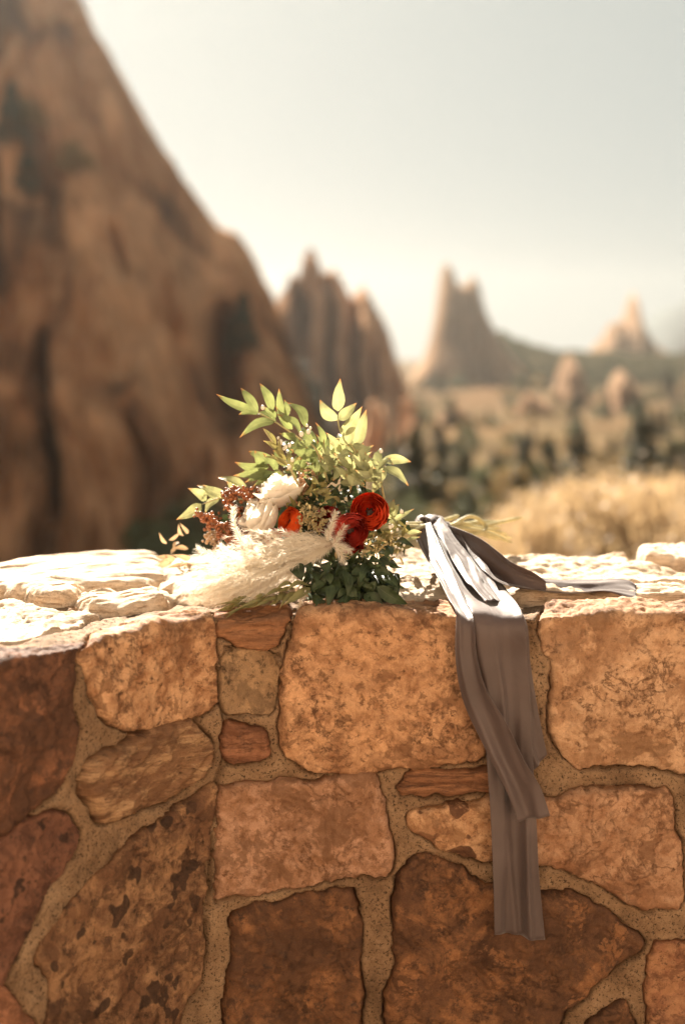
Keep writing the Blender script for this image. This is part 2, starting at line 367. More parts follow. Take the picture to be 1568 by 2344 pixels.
# key: f = on the front face, t = on the top; polygons traced on the photographed wall
T = lambda *p: [('t', *q) for q in p]
Fc = lambda *p: [('f', *q) for q in p]
M = dict(  # lower stones' own tones are deepened to imitate light falling off down the wall
 A=stone_mat('stone_dark_rust', RED, DRK, (.06, .03, .02), .56, 0, None, 1, .4, .35, 8),
 B=stone_mat('stone_tan_mottled', TAN, BRN, DRK, .42, 0, None, 2),
 C=stone_mat('stone_banded', (.42, .25, .13), (.20, .095, .045), DRK, .50, 0, 38, 3),
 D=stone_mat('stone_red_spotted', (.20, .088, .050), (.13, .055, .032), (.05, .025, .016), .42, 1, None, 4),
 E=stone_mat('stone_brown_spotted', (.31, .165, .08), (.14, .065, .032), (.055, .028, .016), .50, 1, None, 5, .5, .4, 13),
 F=stone_mat('stone_pinkish', (.45, .2, .11), RED, DRK, .45, 0, None, 6),
 G=stone_mat('stone_flaky_brown', (.40, .19, .09), (.25, .11, .05), DRK, .5, 0, 10, 7),
 H=stone_mat('stone_rusty_strip', (.36, .22, .115), (.25, .15, .08), (.06, .035, .018), .5, 0, None, 8),
 I=stone_mat('stone_red_chip', (.30, .135, .07), (.22, .09, .045), DRK, .5, 0, 80, 9),
 J=stone_mat('stone_big_tan', (.53, .29, .148), (.28, .13, .06), (.11, .048, .023), .48, 0, None, 10, .7, .35, 6.5),
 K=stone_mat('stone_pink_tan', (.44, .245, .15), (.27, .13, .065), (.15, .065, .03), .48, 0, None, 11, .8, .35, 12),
 L=stone_mat('stone_red_banded', (.33, .15, .07), (.20, .085, .04), DRK, .5, 0, 5, 12),
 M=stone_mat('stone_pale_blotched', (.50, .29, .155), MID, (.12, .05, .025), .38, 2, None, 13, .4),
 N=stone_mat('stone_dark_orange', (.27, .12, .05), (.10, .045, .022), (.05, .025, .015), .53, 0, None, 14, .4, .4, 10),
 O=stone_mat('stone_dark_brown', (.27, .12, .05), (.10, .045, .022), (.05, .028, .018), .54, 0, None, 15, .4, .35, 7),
 P=stone_mat('stone_right_tan', (.52, .315, .18), (.32, .165, .082), (.14, .062, .03), .46, 0, None, 16, .8, .3, 9),
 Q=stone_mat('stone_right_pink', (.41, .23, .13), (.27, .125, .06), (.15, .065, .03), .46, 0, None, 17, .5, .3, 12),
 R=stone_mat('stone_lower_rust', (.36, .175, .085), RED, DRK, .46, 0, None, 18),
 X=stone_mat('stone_plain_tan', TAN, BRN, DRK, .48, 0, None, 19),
 Y=stone_mat('stone_plain_rust', (.4, .18, .08), DRK, DRK, .50, 0, None, 20),
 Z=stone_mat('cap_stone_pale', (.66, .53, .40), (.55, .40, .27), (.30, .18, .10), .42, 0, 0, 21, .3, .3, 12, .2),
)
ST = [  # (material, label, thickness mm, polygon)
 ('A', 'dark rust brown stone at the left end', 9, T((190, 1462), (-120, 1505)) + Fc((-120, 1560), (-120, 1900), (8, 1905), (30, 1890), (80, 1850), (140, 1790), (178, 1730), (182, 1680), (170, 1600), (178, 1540), (172, 1500))),
 ('B', 'tan mottled top stone in the bend', 12, T((455, 1395), (300, 1425), (205, 1450)) + Fc((190, 1500), (200, 1545), (215, 1585), (236, 1632), (262, 1662), (300, 1667), (380, 1652), (440, 1640), (482, 1625), (500, 1600), (497, 1530), (490, 1440))),
 ('C', 'slanting banded brown stone', 16, Fc((200, 1742), (260, 1707), (340, 1677), (400, 1654), (447, 1645), (478, 1690), (488, 1740), (450, 1785), (380, 1826), (300, 1858), (228, 1885), (208, 1830), (192, 1790))),
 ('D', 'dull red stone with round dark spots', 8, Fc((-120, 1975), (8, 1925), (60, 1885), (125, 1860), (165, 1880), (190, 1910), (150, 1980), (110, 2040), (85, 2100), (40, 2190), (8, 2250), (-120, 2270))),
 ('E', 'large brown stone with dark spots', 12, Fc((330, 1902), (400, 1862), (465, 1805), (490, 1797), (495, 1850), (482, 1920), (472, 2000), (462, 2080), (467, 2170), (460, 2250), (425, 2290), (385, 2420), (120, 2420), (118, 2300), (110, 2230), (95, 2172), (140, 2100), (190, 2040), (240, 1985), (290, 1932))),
 ('F', 'pinkish stone in the lower left corner', 7, Fc((-120, 2300), (8, 2262), (40, 2292), (88, 2350), (90, 2430), (-120, 2430))),
 ('G', 'flaky brown cap stone below the plume', 10, T((655, 1392), (505, 1385)) + Fc((498, 1440), (512, 1456), (560, 1474), (622, 1482), (648, 1445), (662, 1412))),
 ('H', 'rough greyish tan stone in the narrow column', 4, Fc((514, 1500), (560, 1494), (632, 1502), (634, 1560), (626, 1636), (570, 1634), (518, 1636), (510, 1560))),
 ('I', 'small square red stone', 6, Fc((517, 1652), (560, 1655), (612, 1668), (613, 1720), (600, 1735), (560, 1738), (522, 1745))),
 ('J', 'big orange tan stone under the bouquet', 13, T((1075, 1378), (900, 1385), (700, 1388)) + Fc((672, 1440), (650, 1520), (641, 1600), (641, 1695), (662, 1732), (700, 1768), (800, 1764), (900, 1760), (1000, 1751), (1108, 1741), (1112, 1640), (1100, 1500), (1095, 1440))),
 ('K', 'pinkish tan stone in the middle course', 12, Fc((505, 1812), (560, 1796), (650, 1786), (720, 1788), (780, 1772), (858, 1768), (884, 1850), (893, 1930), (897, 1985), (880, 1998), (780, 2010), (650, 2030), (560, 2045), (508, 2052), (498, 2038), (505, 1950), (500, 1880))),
 ('L', 'thin banded red stone', 8, Fc((930, 1766), (1000, 1761), (1110, 1758), (1170, 1757), (1170, 1805), (1060, 1812), (920, 1823), (910, 1800))),
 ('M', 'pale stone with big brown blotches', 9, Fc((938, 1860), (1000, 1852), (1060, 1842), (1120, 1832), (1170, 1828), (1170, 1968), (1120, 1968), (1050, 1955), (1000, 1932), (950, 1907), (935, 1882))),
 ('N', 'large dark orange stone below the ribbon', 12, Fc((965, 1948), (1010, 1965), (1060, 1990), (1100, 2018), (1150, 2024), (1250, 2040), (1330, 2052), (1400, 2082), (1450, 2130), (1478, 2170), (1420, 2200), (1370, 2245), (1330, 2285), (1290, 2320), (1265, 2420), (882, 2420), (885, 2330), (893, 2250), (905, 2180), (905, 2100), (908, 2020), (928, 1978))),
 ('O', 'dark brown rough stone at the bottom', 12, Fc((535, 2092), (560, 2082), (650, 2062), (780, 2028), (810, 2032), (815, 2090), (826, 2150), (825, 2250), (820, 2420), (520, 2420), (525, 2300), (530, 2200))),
 ('P', 'big pale tan stone at the right', 12, T((1620, 1388), (1420, 1386), (1245, 1388)) + Fc((1236, 1440), (1250, 1475), (1268, 1520), (1256, 1580), (1264, 1660), (1290, 1725), (1312, 1756), (1400, 1746), (1470, 1746), (1540, 1766), (1590, 1766), (1680, 1750), (1690, 1440))),
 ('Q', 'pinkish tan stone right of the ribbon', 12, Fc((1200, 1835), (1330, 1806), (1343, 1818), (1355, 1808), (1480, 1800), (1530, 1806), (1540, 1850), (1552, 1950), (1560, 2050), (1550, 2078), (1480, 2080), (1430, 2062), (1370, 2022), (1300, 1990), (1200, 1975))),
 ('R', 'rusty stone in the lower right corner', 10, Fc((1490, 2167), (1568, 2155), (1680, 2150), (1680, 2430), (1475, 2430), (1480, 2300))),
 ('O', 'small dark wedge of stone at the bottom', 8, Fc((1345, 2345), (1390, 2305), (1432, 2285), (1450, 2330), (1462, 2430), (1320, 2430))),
 ('X', None, 10, Fc((1590, 1800), (1700, 1790), (1850, 1800), (1850, 2110), (1700, 2115), (1600, 2100), (1585, 1950))),
 ('Y', None, 9, Fc((845, 2344 + 40), (860, 2344 + 40), (870, 2480), (845, 2480))),
]
CAPS = [  # top slabs: height mm
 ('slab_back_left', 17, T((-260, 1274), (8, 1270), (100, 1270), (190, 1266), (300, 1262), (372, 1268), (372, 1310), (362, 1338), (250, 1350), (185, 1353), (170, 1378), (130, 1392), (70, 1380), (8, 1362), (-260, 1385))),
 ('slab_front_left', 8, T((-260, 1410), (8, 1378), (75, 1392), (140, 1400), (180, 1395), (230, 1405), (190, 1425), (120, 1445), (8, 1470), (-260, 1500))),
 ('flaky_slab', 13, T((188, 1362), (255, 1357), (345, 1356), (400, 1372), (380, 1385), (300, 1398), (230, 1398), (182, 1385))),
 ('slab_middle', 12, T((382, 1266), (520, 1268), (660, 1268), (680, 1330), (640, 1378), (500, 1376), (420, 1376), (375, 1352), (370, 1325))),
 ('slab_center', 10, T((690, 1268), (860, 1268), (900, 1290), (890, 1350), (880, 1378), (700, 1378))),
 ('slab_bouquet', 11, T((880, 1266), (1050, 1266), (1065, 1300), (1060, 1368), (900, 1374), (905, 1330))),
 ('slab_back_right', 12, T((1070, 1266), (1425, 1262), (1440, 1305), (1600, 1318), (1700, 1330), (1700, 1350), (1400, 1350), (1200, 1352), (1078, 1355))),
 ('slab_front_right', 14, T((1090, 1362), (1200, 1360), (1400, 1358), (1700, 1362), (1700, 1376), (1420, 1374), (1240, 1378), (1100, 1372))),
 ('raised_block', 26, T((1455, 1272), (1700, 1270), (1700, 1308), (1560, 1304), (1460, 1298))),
]
def conv(poly):
    return np.array([face_st(q[1], q[2]) if q[0] == 'f' else top_st(q[1], q[2]) for q in poly])
wall = empty('stone_wall', (0.2, FY + TH / 2, 0))
tag(wall, 'waist high rubble stone wall with sandy mortar and a pale sunlit top, curving towards the camera at the left', 'wall')
polys = []; plan = []
for k, (m_, lab, th, poly) in enumerate(ST):
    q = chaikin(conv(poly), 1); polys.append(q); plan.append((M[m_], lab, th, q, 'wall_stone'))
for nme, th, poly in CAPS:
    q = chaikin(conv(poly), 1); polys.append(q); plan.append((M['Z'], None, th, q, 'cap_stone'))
# the rest of the wall beyond the frame: courses of rubble
def boxpoly(s0, s1, t0, t1):
    j = lambda: random.uniform(-.012, .012)
    return chaikin([(s0 + j(), t0 + j()), ((s0 + s1) / 2, t0 + j()), (s1 + j(), t0 + j()), (s1 + j(), (t0 + t1) / 2), (s1 + j(), t1 + j()), (s0 + j(), t1 + j())], 1)
sL = face_st(-120, 1900)[0]; sR = face_st(1690, 1900)[0]
for (a_, b_, tops) in ((sL - 1.0, sL - .015, True), (sR + .03, sR + 1.5, True)):
    for t0, t1 in ((-.13, .16), (.185, .34), (.365, .55), (.575, .72), (.745, .875)):
        s_ = a_
        while s_ < b_ - .08:
            e_ = min(b_, s_ + random.uniform(.14, .34)); q = boxpoly(s_ + .012, e_ - .012, t0, t1); polys.append(q)
            plan.append((M[random.choice('XYBKPN')], None, 9, q, 'wall_stone')); s_ = e_
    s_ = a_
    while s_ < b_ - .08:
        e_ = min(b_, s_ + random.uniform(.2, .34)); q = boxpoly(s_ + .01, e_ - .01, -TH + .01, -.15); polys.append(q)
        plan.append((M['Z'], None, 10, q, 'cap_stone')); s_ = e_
s_ = sL
while s_ < sR - .08:
    e_ = min(sR, s_ + random.uniform(.16, .3)); q = boxpoly(s_ + .012, e_ - .012, .655, .87); polys.append(q)
    plan.append((M[random.choice('XYBKN')], None, 9, q, 'wall_stone')); s_ = e_
def topvar(S, Tt): return np.where(Tt < .02, 1, 0) * fbm(S * 7, Tt * 7, 8.8, 2) * .004
# mortar sheet
sg = np.concatenate([np.arange(-1.5, -.62, .02), np.arange(-.62, .72, .0026), np.arange(.72, 2.3, .02)])
tgd = np.concatenate([np.arange(-TH - .89, -TH - .03, .03), np.arange(-TH - .03, .66, .0026), np.arange(.66, .9, .02)])
SS, TT = np.meshgrid(sg, tgd)
md = np.full(SS.shape, 1e9); en = edge_noise(SS, TT)
for q in polys:
    lo, hi = q.min(0) - .03, q.max(0) + .03
    i0, i1 = np.searchsorted(tgd, [lo[1], hi[1]]); j0, j1 = np.searchsorted(sg, [lo[0], hi[0]])
    if i1 <= i0 or j1 <= j0: continue
    sl_ = (slice(i0, i1), slice(j0, j1)); md[sl_] = np.minimum(md[sl_], sdist(q, SS[sl_], TT[sl_]) + en[sl_] - .0025)
H = -.001 + fbm(SS * 18, TT * 18, 2.2, 4) * .0045 + fbm(SS * 110, TT * 110, 5.2, 3) * .0020 + topvar(SS, TT)
crk = sstep(-.25, .25, fbm(SS * 9, TT * 9, 7.7, 2))
H -= (.005 + .019 * crk) * np.exp(-(np.maximum(md, 0) / (.0015 + .0018 * crk)) ** 2)
for cp in ([(490, 1412), (500, 1520), (507, 1600), (520, 1720), (498, 1800), (493, 1900), (478, 2050), (470, 2200)], [(668, 1412), (660, 1460), (652, 1520), (641, 1640), (645, 1700)], [(520, 1480), (600, 1490), (640, 1500)]):
    cp = [face_st(*q) for q in cp]; dm = np.full(SS.shape, 9.0)
    for a_, b_ in zip(cp[:-1], cp[1:]):
        ex, ey = b_[0] - a_[0], b_[1] - a_[1]; q_ = np.clip(((SS - a_[0]) * ex + (TT - a_[1]) * ey) / (ex * ex + ey * ey), 0, 1)
        dm = np.minimum(dm, np.hypot(SS - a_[0] - q_ * ex, TT - a_[1] - q_ * ey))
    H -= .016 * np.exp(-((dm + en * .6) / .0026) ** 2)
H = np.where(md < -.001, H - .03, H); H = np.where(TT < -.02, H - .004, H)
mm = MB(); mm.grid(wall_pt(SS, TT, H)); mm.build('mortar', m_mortar, wall)
for k, (mt, lab, th, q, nme) in enumerate(plan):
    lo, hi = q.min(0) - .008, q.max(0) + .008
    vis = lo[0] < .7 and hi[0] > -.6 and lo[1] < .6
    st = .0026 if vis else .010
    cap = nme == 'cap_stone'
    sg_, tg_ = np.arange(lo[0], hi[0], st * (1.5 if cap else 1)), np.arange(lo[1], hi[1], st)
    X, Y = np.meshgrid(sg_, tg_); d = -(sdist(q, X, Y) + edge_noise(X, Y) - .0025)
    hh = th / 1000 * (1 if cap else .7); z0 = k * 3.7
    re = (.0035 + .003 * fbm(X * 15, Y * 15, z0, 2)) * (1 if not cap else .8)
    prof = 1 - np.exp(-np.maximum(d, 0) / np.maximum(re, .002))
    rel = fbm(X * 9, Y * 9, z0, 4) * .0045 - np.exp(-np.abs(fbm(X * 16, Y * 16, z0 + 4, 4)) / .035) * .0022 + fbm(X * 70, Y * 70, z0, 4) * .0020
    if mt in (M['C'], M['G'], M['I'], M['L']):      # split stone with raised layers
        an = {id(M['C']): -.62, id(M['G']): -.15, id(M['I']): 1.4, id(M['L']): 0, id(M['H']): 1.5}[id(mt)]
        c_ = -X * math.sin(an) + Y * math.cos(an); rel = rel + fbm(c_ * 70, X * 8, z0, 3) * .0055
    if cap:
        st_ = fbm(X * 6 + Y * 3 * math.sin(k), Y * 8, z0, 5) * 2.4; rel = rel * .5 + (np.floor(st_ * 3) / 3 + sstep(.42, .58, st_ * 3 % 1) / 3) * .0042 + fbm(X * 30, Y * 75, z0, 4) * .0030
        if hh == .013: rel += fbm(X * 12, Y * 45, z0, 3) * .012
    plates = fbm(X * 6, Y * 6, z0 + 9, 5) * 5; rel = rel + .0026 * (np.floor(plates) + sstep(.40, .60, plates % 1))
    h = -.004 + hh * prof + rel * prof - np.maximum(-d, 0) * 7 + topvar(X, Y)
    keep = d > -.006
    fk = keep[:-1, :-1] | keep[1:, :-1] | keep[:-1, 1:] | keep[1:, 1:]
    pts = wall_pt(X, Y, np.maximum(h, -.035)).reshape(-1, 3); n_, m2 = X.shape
    ii, jj = np.where(fk); f = np.stack([ii * m2 + jj, ii * m2 + jj + 1, (ii + 1) * m2 + jj + 1, (ii + 1) * m2 + jj], -1)
    used, inv = np.unique(f, return_inverse=True)
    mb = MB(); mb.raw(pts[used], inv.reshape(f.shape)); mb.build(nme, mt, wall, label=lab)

# ------------------------------------------------------------------ bouquet
KZ = ZT + .012
bq = empty('bouquet', PZ(760, 1370, ZT + .01))
tag(bq, 'bridal bouquet of red ranunculus, white roses, pampas plume and greenery lying on the wall top', 'bouquet')
CAMV = Vector((0, 0, CAMZ))
def leaf(mb, B, Tp, wd, nrm=None, bend=.15, fold=.25, nl=9, twist=0.0, shape='lance'):
    B, Tp = Vector(B), Vector(Tp); ax = Tp - B; L = ax.length
    if L < 1e-4: return
    ax.normalize()
    if nrm is None: nrm = (CAMV - B).normalized() + Vector((random.uniform(-.5, .5), random.uniform(-.3, .3), random.uniform(-.2, .8)))
    n = (Vector(nrm) - ax * Vector(nrm).dot(ax)).normalized(); s = ax.cross(n)
    t = np.linspace(0, 1, nl)
    prof = {'lance': np.sin(np.pi * t ** .75) ** .85 * (1 - .25 * t), 'oval': np.sin(np.pi * t ** .9) ** .6, 'blade': np.sin(np.pi * t ** .5) ** .7}[shape] * wd / 2
    prof[0] = wd * .03; prof[-1] = wd * .01
    ss = np.linspace(-1, 1, 5); rows = []
    axn, nn, sn = np.array(ax), np.array(n), np.array(s); sk = random.uniform(-.12, .12) * L
    for k in range(nl):
        tw = twist * t[k]; s2 = sn * math.cos(tw) + nn * math.sin(tw); n2 = nn * math.cos(tw) - sn * math.sin(tw)
        c = np.array(B) + axn * L * t[k] + nn * (math.sin(math.pi * t[k]) * bend * L) + sn * sk * math.sin(math.pi * t[k])
        rows.append([c + s2 * prof[k] * q + n2 * abs(q) ** 1.3 * prof[k] * fold + n2 * .04 * wd * math.sin(t[k] * 11 + q * 3) for q in ss])
    mb.grid(rows)
def KP(a, b_, y): u, v = K(a, b_); return P(u, v, y)
S_ = .375 / F   # study pixel to metres per metre of depth
def leafK(mb, b0, t0, wd, y0, y1=None, **kw):
    y1 = y0 + random.uniform(-.025, .02) if y1 is None else y1
    leaf(mb, KP(*b0, y0), KP(*t0, y1), wd * S_ * y0 * 1.05, **kw)
def spray(name, stem, leaves, y, m_, label=None, r=.0011, mst=None, **kw):
    st = MB(); tube(st, [KP(a, c, y + d) for a, c, d in stem], r * 1.6, r, 6); so = st.build(name, mst or m_stem, bq, label=label)
    lm = MB()
    for l in leaves: leafK(lm, l[0], l[1], l[2], y + (l[3] if len(l) > 3 else random.uniform(-.02, .02)), **kw)
    lo = lm.build('leaves', m_, so); lo.matrix_parent_inverse = Matrix.Identity(4)
    lo.matrix_parent_inverse = so.matrix_parent_inverse.inverted() if False else Matrix.Identity(4)
    return so
random.seed(3)
spray('leafy_branch', [(960, 700, .02), (880, 490, 0), (800, 440, 0), (640, 330, 0), (530, 268, 0)], [
 ((525, 265), (275, 158), 62), ((530, 270), (425, 120), 62), ((535, 272), (412, 285), 50), ((620, 262), (540, 92), 66), ((632, 325), (418, 425), 66),
 ((640, 325), (523, 278), 56), ((690, 275), (660, 122), 56), ((640, 300), (560, 235), 46), ((822, 360), (700, 210), 76), ((795, 405), (648, 283), 76), ((740, 372), (632, 228), 54),
 ((868, 445), (800, 350), 60), ((860, 450), (745, 470), 56), ((900, 500), (880, 330), 58), ((760, 420), (655, 395), 52), ((830, 460), (740, 520), 55), ((900, 520), (780, 560), 58), ((700, 300), (690, 190), 46)],
 2.03, m_leaf, 'green leafy branch reaching up to the left with reddish leaf tips')
spray('leafy_branch', [(1090, 760, .02), (1120, 560, 0), (1110, 480, 0), (1035, 390, 0), (1015, 300, 0)], [
 ((1018, 262), (1030, 62), 92), ((1012, 318), (908, 192), 80), ((1022, 315), (1132, 212), 74), ((1042, 410), (1166, 232), 82), ((1128, 470), (1192, 252), 92),
 ((1035, 470), (1125, 318), 76), ((1105, 470), (1216, 492), 40), ((1012, 485), (944, 392), 52), ((1100, 480), (1000, 430), 60), ((1110, 520), (1010, 560), 60), ((1120, 560), (1210, 560), 50), ((1100, 600), (990, 520), 66), ((1120, 620), (1240, 600), 60)],
 2.02, m_leaf2, 'pale green leafy branch pointing straight up, tallest of the bouquet')
spray('leafy_branch', [(1300, 800, .02), (1280, 700, 0), (1265, 640, 0), (1270, 572, 0)], [
 ((1272, 578), (1280, 488), 44), ((1285, 560), (1462, 572), 66), ((1280, 572), (1358, 592), 34), ((1290, 605), (1446, 718), 80), ((1280, 650), (1170, 600), 62), ((1275, 660), (1180, 690), 60), ((1290, 690), (1230, 760), 56), ((1270, 620), (1200, 540), 50)],
 2.04, m_leaf2, 'pale green leafy twig sticking out at the right above the red flowers')
spray('leafy_branch', [(760, 720, .02), (680, 640, 0), (600, 590, 0)], [
 ((640, 575), (470, 505), 66), ((600, 600), (388, 572), 70), ((590, 625), (378, 655), 62), ((560, 600), (510, 500), 60), ((640, 640), (450, 700), 60), ((650, 620), (560, 520), 64), ((690, 640), (590, 700), 60), ((700, 600), (620, 500), 60), ((640, 660), (500, 725), 60), ((560, 640), (430, 640), 54)],
 2.13, m_leaf, 'bright green leafy branch behind the white roses')
spray('leafy_branch', [(560, 830, .02), (330, 790, 0), (190, 830, 0)], [
 ((470, 750), (285, 668), 66), ((335, 775), (193, 712), 66), ((215, 805), (102, 732), 66), ((260, 795), (158, 715), 56), ((185, 830), (33, 925), 76), ((300, 790), (210, 890), 56), ((400, 780), (320, 870), 58), ((420, 760), (340, 690), 56)],
 2.14, m_leaf2, 'pale green leafy twig low at the far left')
spray('leafy_branch', [(780, 720, .01), (720, 600, 0), (640, 480, 0), (562, 368, 0)], [
 ((640, 480), (560, 365), 30), ((690, 560), (600, 440), 30), ((720, 600), (560, 540), 26), ((700, 560), (660, 420), 40), ((740, 620), (700, 500), 40), ((690, 590), (610, 520), 30), ((650, 500), (560, 440), 34)],
 2.0, m_olive, 'thin olive twig with narrow leaves')
# loose filling leaves between the sprays
def fill(name, cx, cy_, rx, ry, y0, y1, n, ln, wd, m_, label=None, ang=None, shape='lance', fn=None):
    mb = MB()
    for _ in range(n):
        while True:
            a, c = random.uniform(-1, 1), random.uniform(-1, 1)
            if a * a + c * c < 1: break
        th = random.uniform(0, 2 * math.pi) if ang is None else math.radians(random.gauss(*ang))
        l = random.uniform(*ln); x0, z0 = cx + a * rx, cy_ + c * ry; y = random.uniform(y0, y1)
        leafK(mb, (x0, z0), (x0 + l * math.cos(th), z0 - l * math.sin(th)), random.uniform(*wd), y, y + random.uniform(-.03, .03), shape=shape, nl=7)
    return mb.build(name, m_, bq, label=label)
fill('leaf_cluster', 1080, 600, 170, 110, 2.02, 2.10, 75, (60, 120), (34, 62), m_leaf2, 'pale green leaf cluster over the red flowers', (100, 70))
fill('leaf_cluster', 1170, 650, 110, 90, 1.99, 2.03, 26, (80, 140), (36, 60), m_leaf2, 'pale broad leaves right above the bright red flower', (60, 80))
fill('leaf_cluster', 860, 560, 170, 100, 2.04, 2.14, 60, (60, 120), (30, 55), m_leaf, 'green leaf cluster above the white roses', (120, 60))
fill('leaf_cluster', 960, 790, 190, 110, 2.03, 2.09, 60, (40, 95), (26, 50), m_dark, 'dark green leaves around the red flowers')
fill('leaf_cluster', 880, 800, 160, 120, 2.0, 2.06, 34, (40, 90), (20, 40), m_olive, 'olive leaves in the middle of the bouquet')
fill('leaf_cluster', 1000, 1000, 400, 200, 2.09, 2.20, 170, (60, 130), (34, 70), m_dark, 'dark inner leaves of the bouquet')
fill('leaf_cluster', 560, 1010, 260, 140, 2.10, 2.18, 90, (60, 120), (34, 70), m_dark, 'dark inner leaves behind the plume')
fill('leaf_cluster', 1330, 1000, 100, 130, 2.03, 2.10, 50, (40, 90), (12, 34), m_olive, 'small olive leaves beside the ribbon knot')
fill('dried_filler', 1200, 1120, 200, 80, 1.99, 2.06, 90, (30, 70), (8, 22), m_bud, 'beige dried filler beneath the red flowers')
fill('dried_leaves', 60, 1060, 110, 60, 2.2, 2.3, 7, (60, 95), (20, 34), m_dry, 'peach dried leaves at the far left', (170, 40))
fill('dried_leaves', 130, 1180, 160, 40, 2.16, 2.26, 10, (80, 130), (26, 44), m_dry, 'dried leaves lying on the wall behind the plume', (175, 25))
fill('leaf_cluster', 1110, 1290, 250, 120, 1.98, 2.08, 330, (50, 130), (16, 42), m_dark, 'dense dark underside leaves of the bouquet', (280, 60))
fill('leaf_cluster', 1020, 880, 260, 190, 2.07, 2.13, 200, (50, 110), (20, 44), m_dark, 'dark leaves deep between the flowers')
fl = MB()
for b0, t0, wd in [((740, 1200), (800, 1300), 100), ((900, 1200), (955, 1265), 86), ((880, 1240), (890, 1325), 54), ((960, 1250), (970, 1322), 60), ((1050, 1230), (1070, 1395), 70), ((1020, 1255), (1045, 1372), 80),
    ((980, 1320), (955, 1462), 66), ((1150, 1215), (1155, 1322), 50), ((1225, 1200), (1150, 1322), 70), ((1300, 1095), (1345, 1150), 50), ((1365, 1060), (1482, 1092), 56), ((1335, 1085), (1300, 1160), 60), ((1262, 1262), (1388, 1342), 96),
    ((1255, 1330), (1442, 1440), 96), ((1175, 1380), (1295, 1482), 96), ((1100, 1385), (1050, 1450), 50), ((1150, 1390), (990, 1445), 66), ((1270, 1160), (1340, 1210), 60), ((1200, 1180), (1290, 1190), 60), ((1100, 1240), (1180, 1260), 64),
    ((1180, 1320), (1270, 1390), 80), ((1090, 1330), (1120, 1430), 70), ((860, 1390), (960, 1440), 60), ((900, 1360), (1000, 1400), 70), ((1240, 1240), (1340, 1260), 70), ((820, 1200), (860, 1250), 60), ((950, 1380), (880, 1460), 60)]:
    leafK(fl, b0, t0, wd * .95, random.uniform(1.93, 1.965), random.uniform(1.915, 1.945), nrm=Vector((random.uniform(-.5, .5), -1, random.uniform(.0, .8))), fold=.3)
for _ in range(120):
    x0, z0 = random.uniform(830, 1380), random.uniform(1180, 1410)
    if z0 < 1150 + (1330 - x0) * .12: continue
    th = math.radians(random.uniform(200, 350)); l = random.uniform(45, 130)
    leafK(fl, (x0, z0), (x0 + l * math.cos(th), min(z0 - l * math.sin(th), 1455)), random.uniform(24, 58), random.uniform(1.94, 2.0), random.uniform(1.93, 1.97), twist=random.uniform(-1, 1))
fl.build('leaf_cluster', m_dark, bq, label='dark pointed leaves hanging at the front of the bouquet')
ol = MB()
for b0, t0, wd in [((850, 1340), (682, 1448), 66), ((840, 1325), (700, 1362), 44), ((700, 1370), (640, 1432), 50), ((650, 1395), (500, 1462), 34), ((760, 1330), (640, 1350), 40), ((600, 1400), (400, 1470), 26), ((480, 1450), (315, 1545), 20),
    ((560, 1430), (300, 1520), 20), ((690, 1400), (560, 1420), 40), ((500, 1450), (260, 1450), 18), ((450, 1460), (250, 1500), 18), ((720, 1360), (560, 1400), 40), ((800, 1370), (660, 1470), 40)]:
    leafK(ol, b0, t0, wd, 1.935, 1.915, nrm=Vector((0, -.7, .8)), fold=.3)
for _ in range(26):
    x0 = random.uniform(380, 760); z0 = 1455 - (x0 - 380) * .25 + random.uniform(-25, 25)
    leafK(ol, (x0, z0), (x0 - random.uniform(60, 130), z0 + random.uniform(5, 50)), random.uniform(14, 36), 1.935, 1.92, nrm=Vector((random.uniform(-.5, .5), -.7, .8)))
ol.build('leaf_cluster', m_olive, bq, label='narrow olive leaves below the plume')
lf2 = MB()
for b0, t0, wd in [((1325, 940), (1482, 858), 34), ((1340, 920), (1300, 820), 50), ((1350, 900), (1390, 830), 60), ((1330, 880), (1360, 800), 60), ((1440, 1010), (1530, 1000), 30), ((1420, 1060), (1520, 1030), 26)]:
    leafK(lf2, b0, t0, wd, 2.03, 2.03)
lf2.build('leaf_cluster', m_leaf2, bq, label='pale leaves peeking out right of the upper red flower')

# berries, buds
_ico = bmesh.new(); bmesh.ops.create_icosphere(_ico, subdivisions=2, radius=1); _iv = np.array([tuple(v.co) for v in _ico.verts]); _if = np.array([[v.index for v in f.verts] for f in _ico.faces]); _ico.free()
def balls(mb, c, r, sq=(1, 1, 1)): mb.raw(_iv * r * np.array(sq) + np.array(tuple(c)), _if)
def cluster(name, pts, n, r, y0, y1, m_, label, spread=26, twig=True):
    mb = MB(); c = catmull([(a, b_, 0) for a, b_ in pts], 60)
    for _ in range(n):
        k = random.random(); q = c[int(k * 59)]; sp = spread * (1.1 - .6 * k)
        balls(mb, KP(q[0] + random.gauss(0, sp), q[1] + random.gauss(0, sp), random.uniform(y0, y1)), r * random.uniform(.7, 1.25))
    so = MB(); tube(so, [KP(a, b_, (y0 + y1) / 2) for a, b_ in pts], .002, .001, 5)
    o = mb.build(name, m_, bq, label=label); so.build('twig', m_olive, o); o.children[0].matrix_parent_inverse = Matrix.Identity(4); return o
cluster('berry_cluster', [(620, 850), (520, 790), (430, 760), (350, 745)], 230, .0026, 2.06, 2.11, m_berry, 'brown berry cluster beside the upper white rose', 30)
cluster('berry_cluster', [(480, 960), (400, 880), (350, 800), (345, 750)], 200, .0027, 2.06, 2.11, m_berry, 'brown berry cluster between the leaves and the lower white rose', 30)
cluster('berry_cluster', [(440, 1050), (330, 1000), (240, 930), (160, 895)], 260, .0026, 2.05, 2.11, m_berry, 'brown berry cluster lowest at the left', 32)
cluster('berry_cluster', [(560, 1090), (480, 1050), (400, 1010), (330, 960)], 240, .0027, 2.04, 2.10, m_berry, 'brown berry cluster just above the plume', 40)
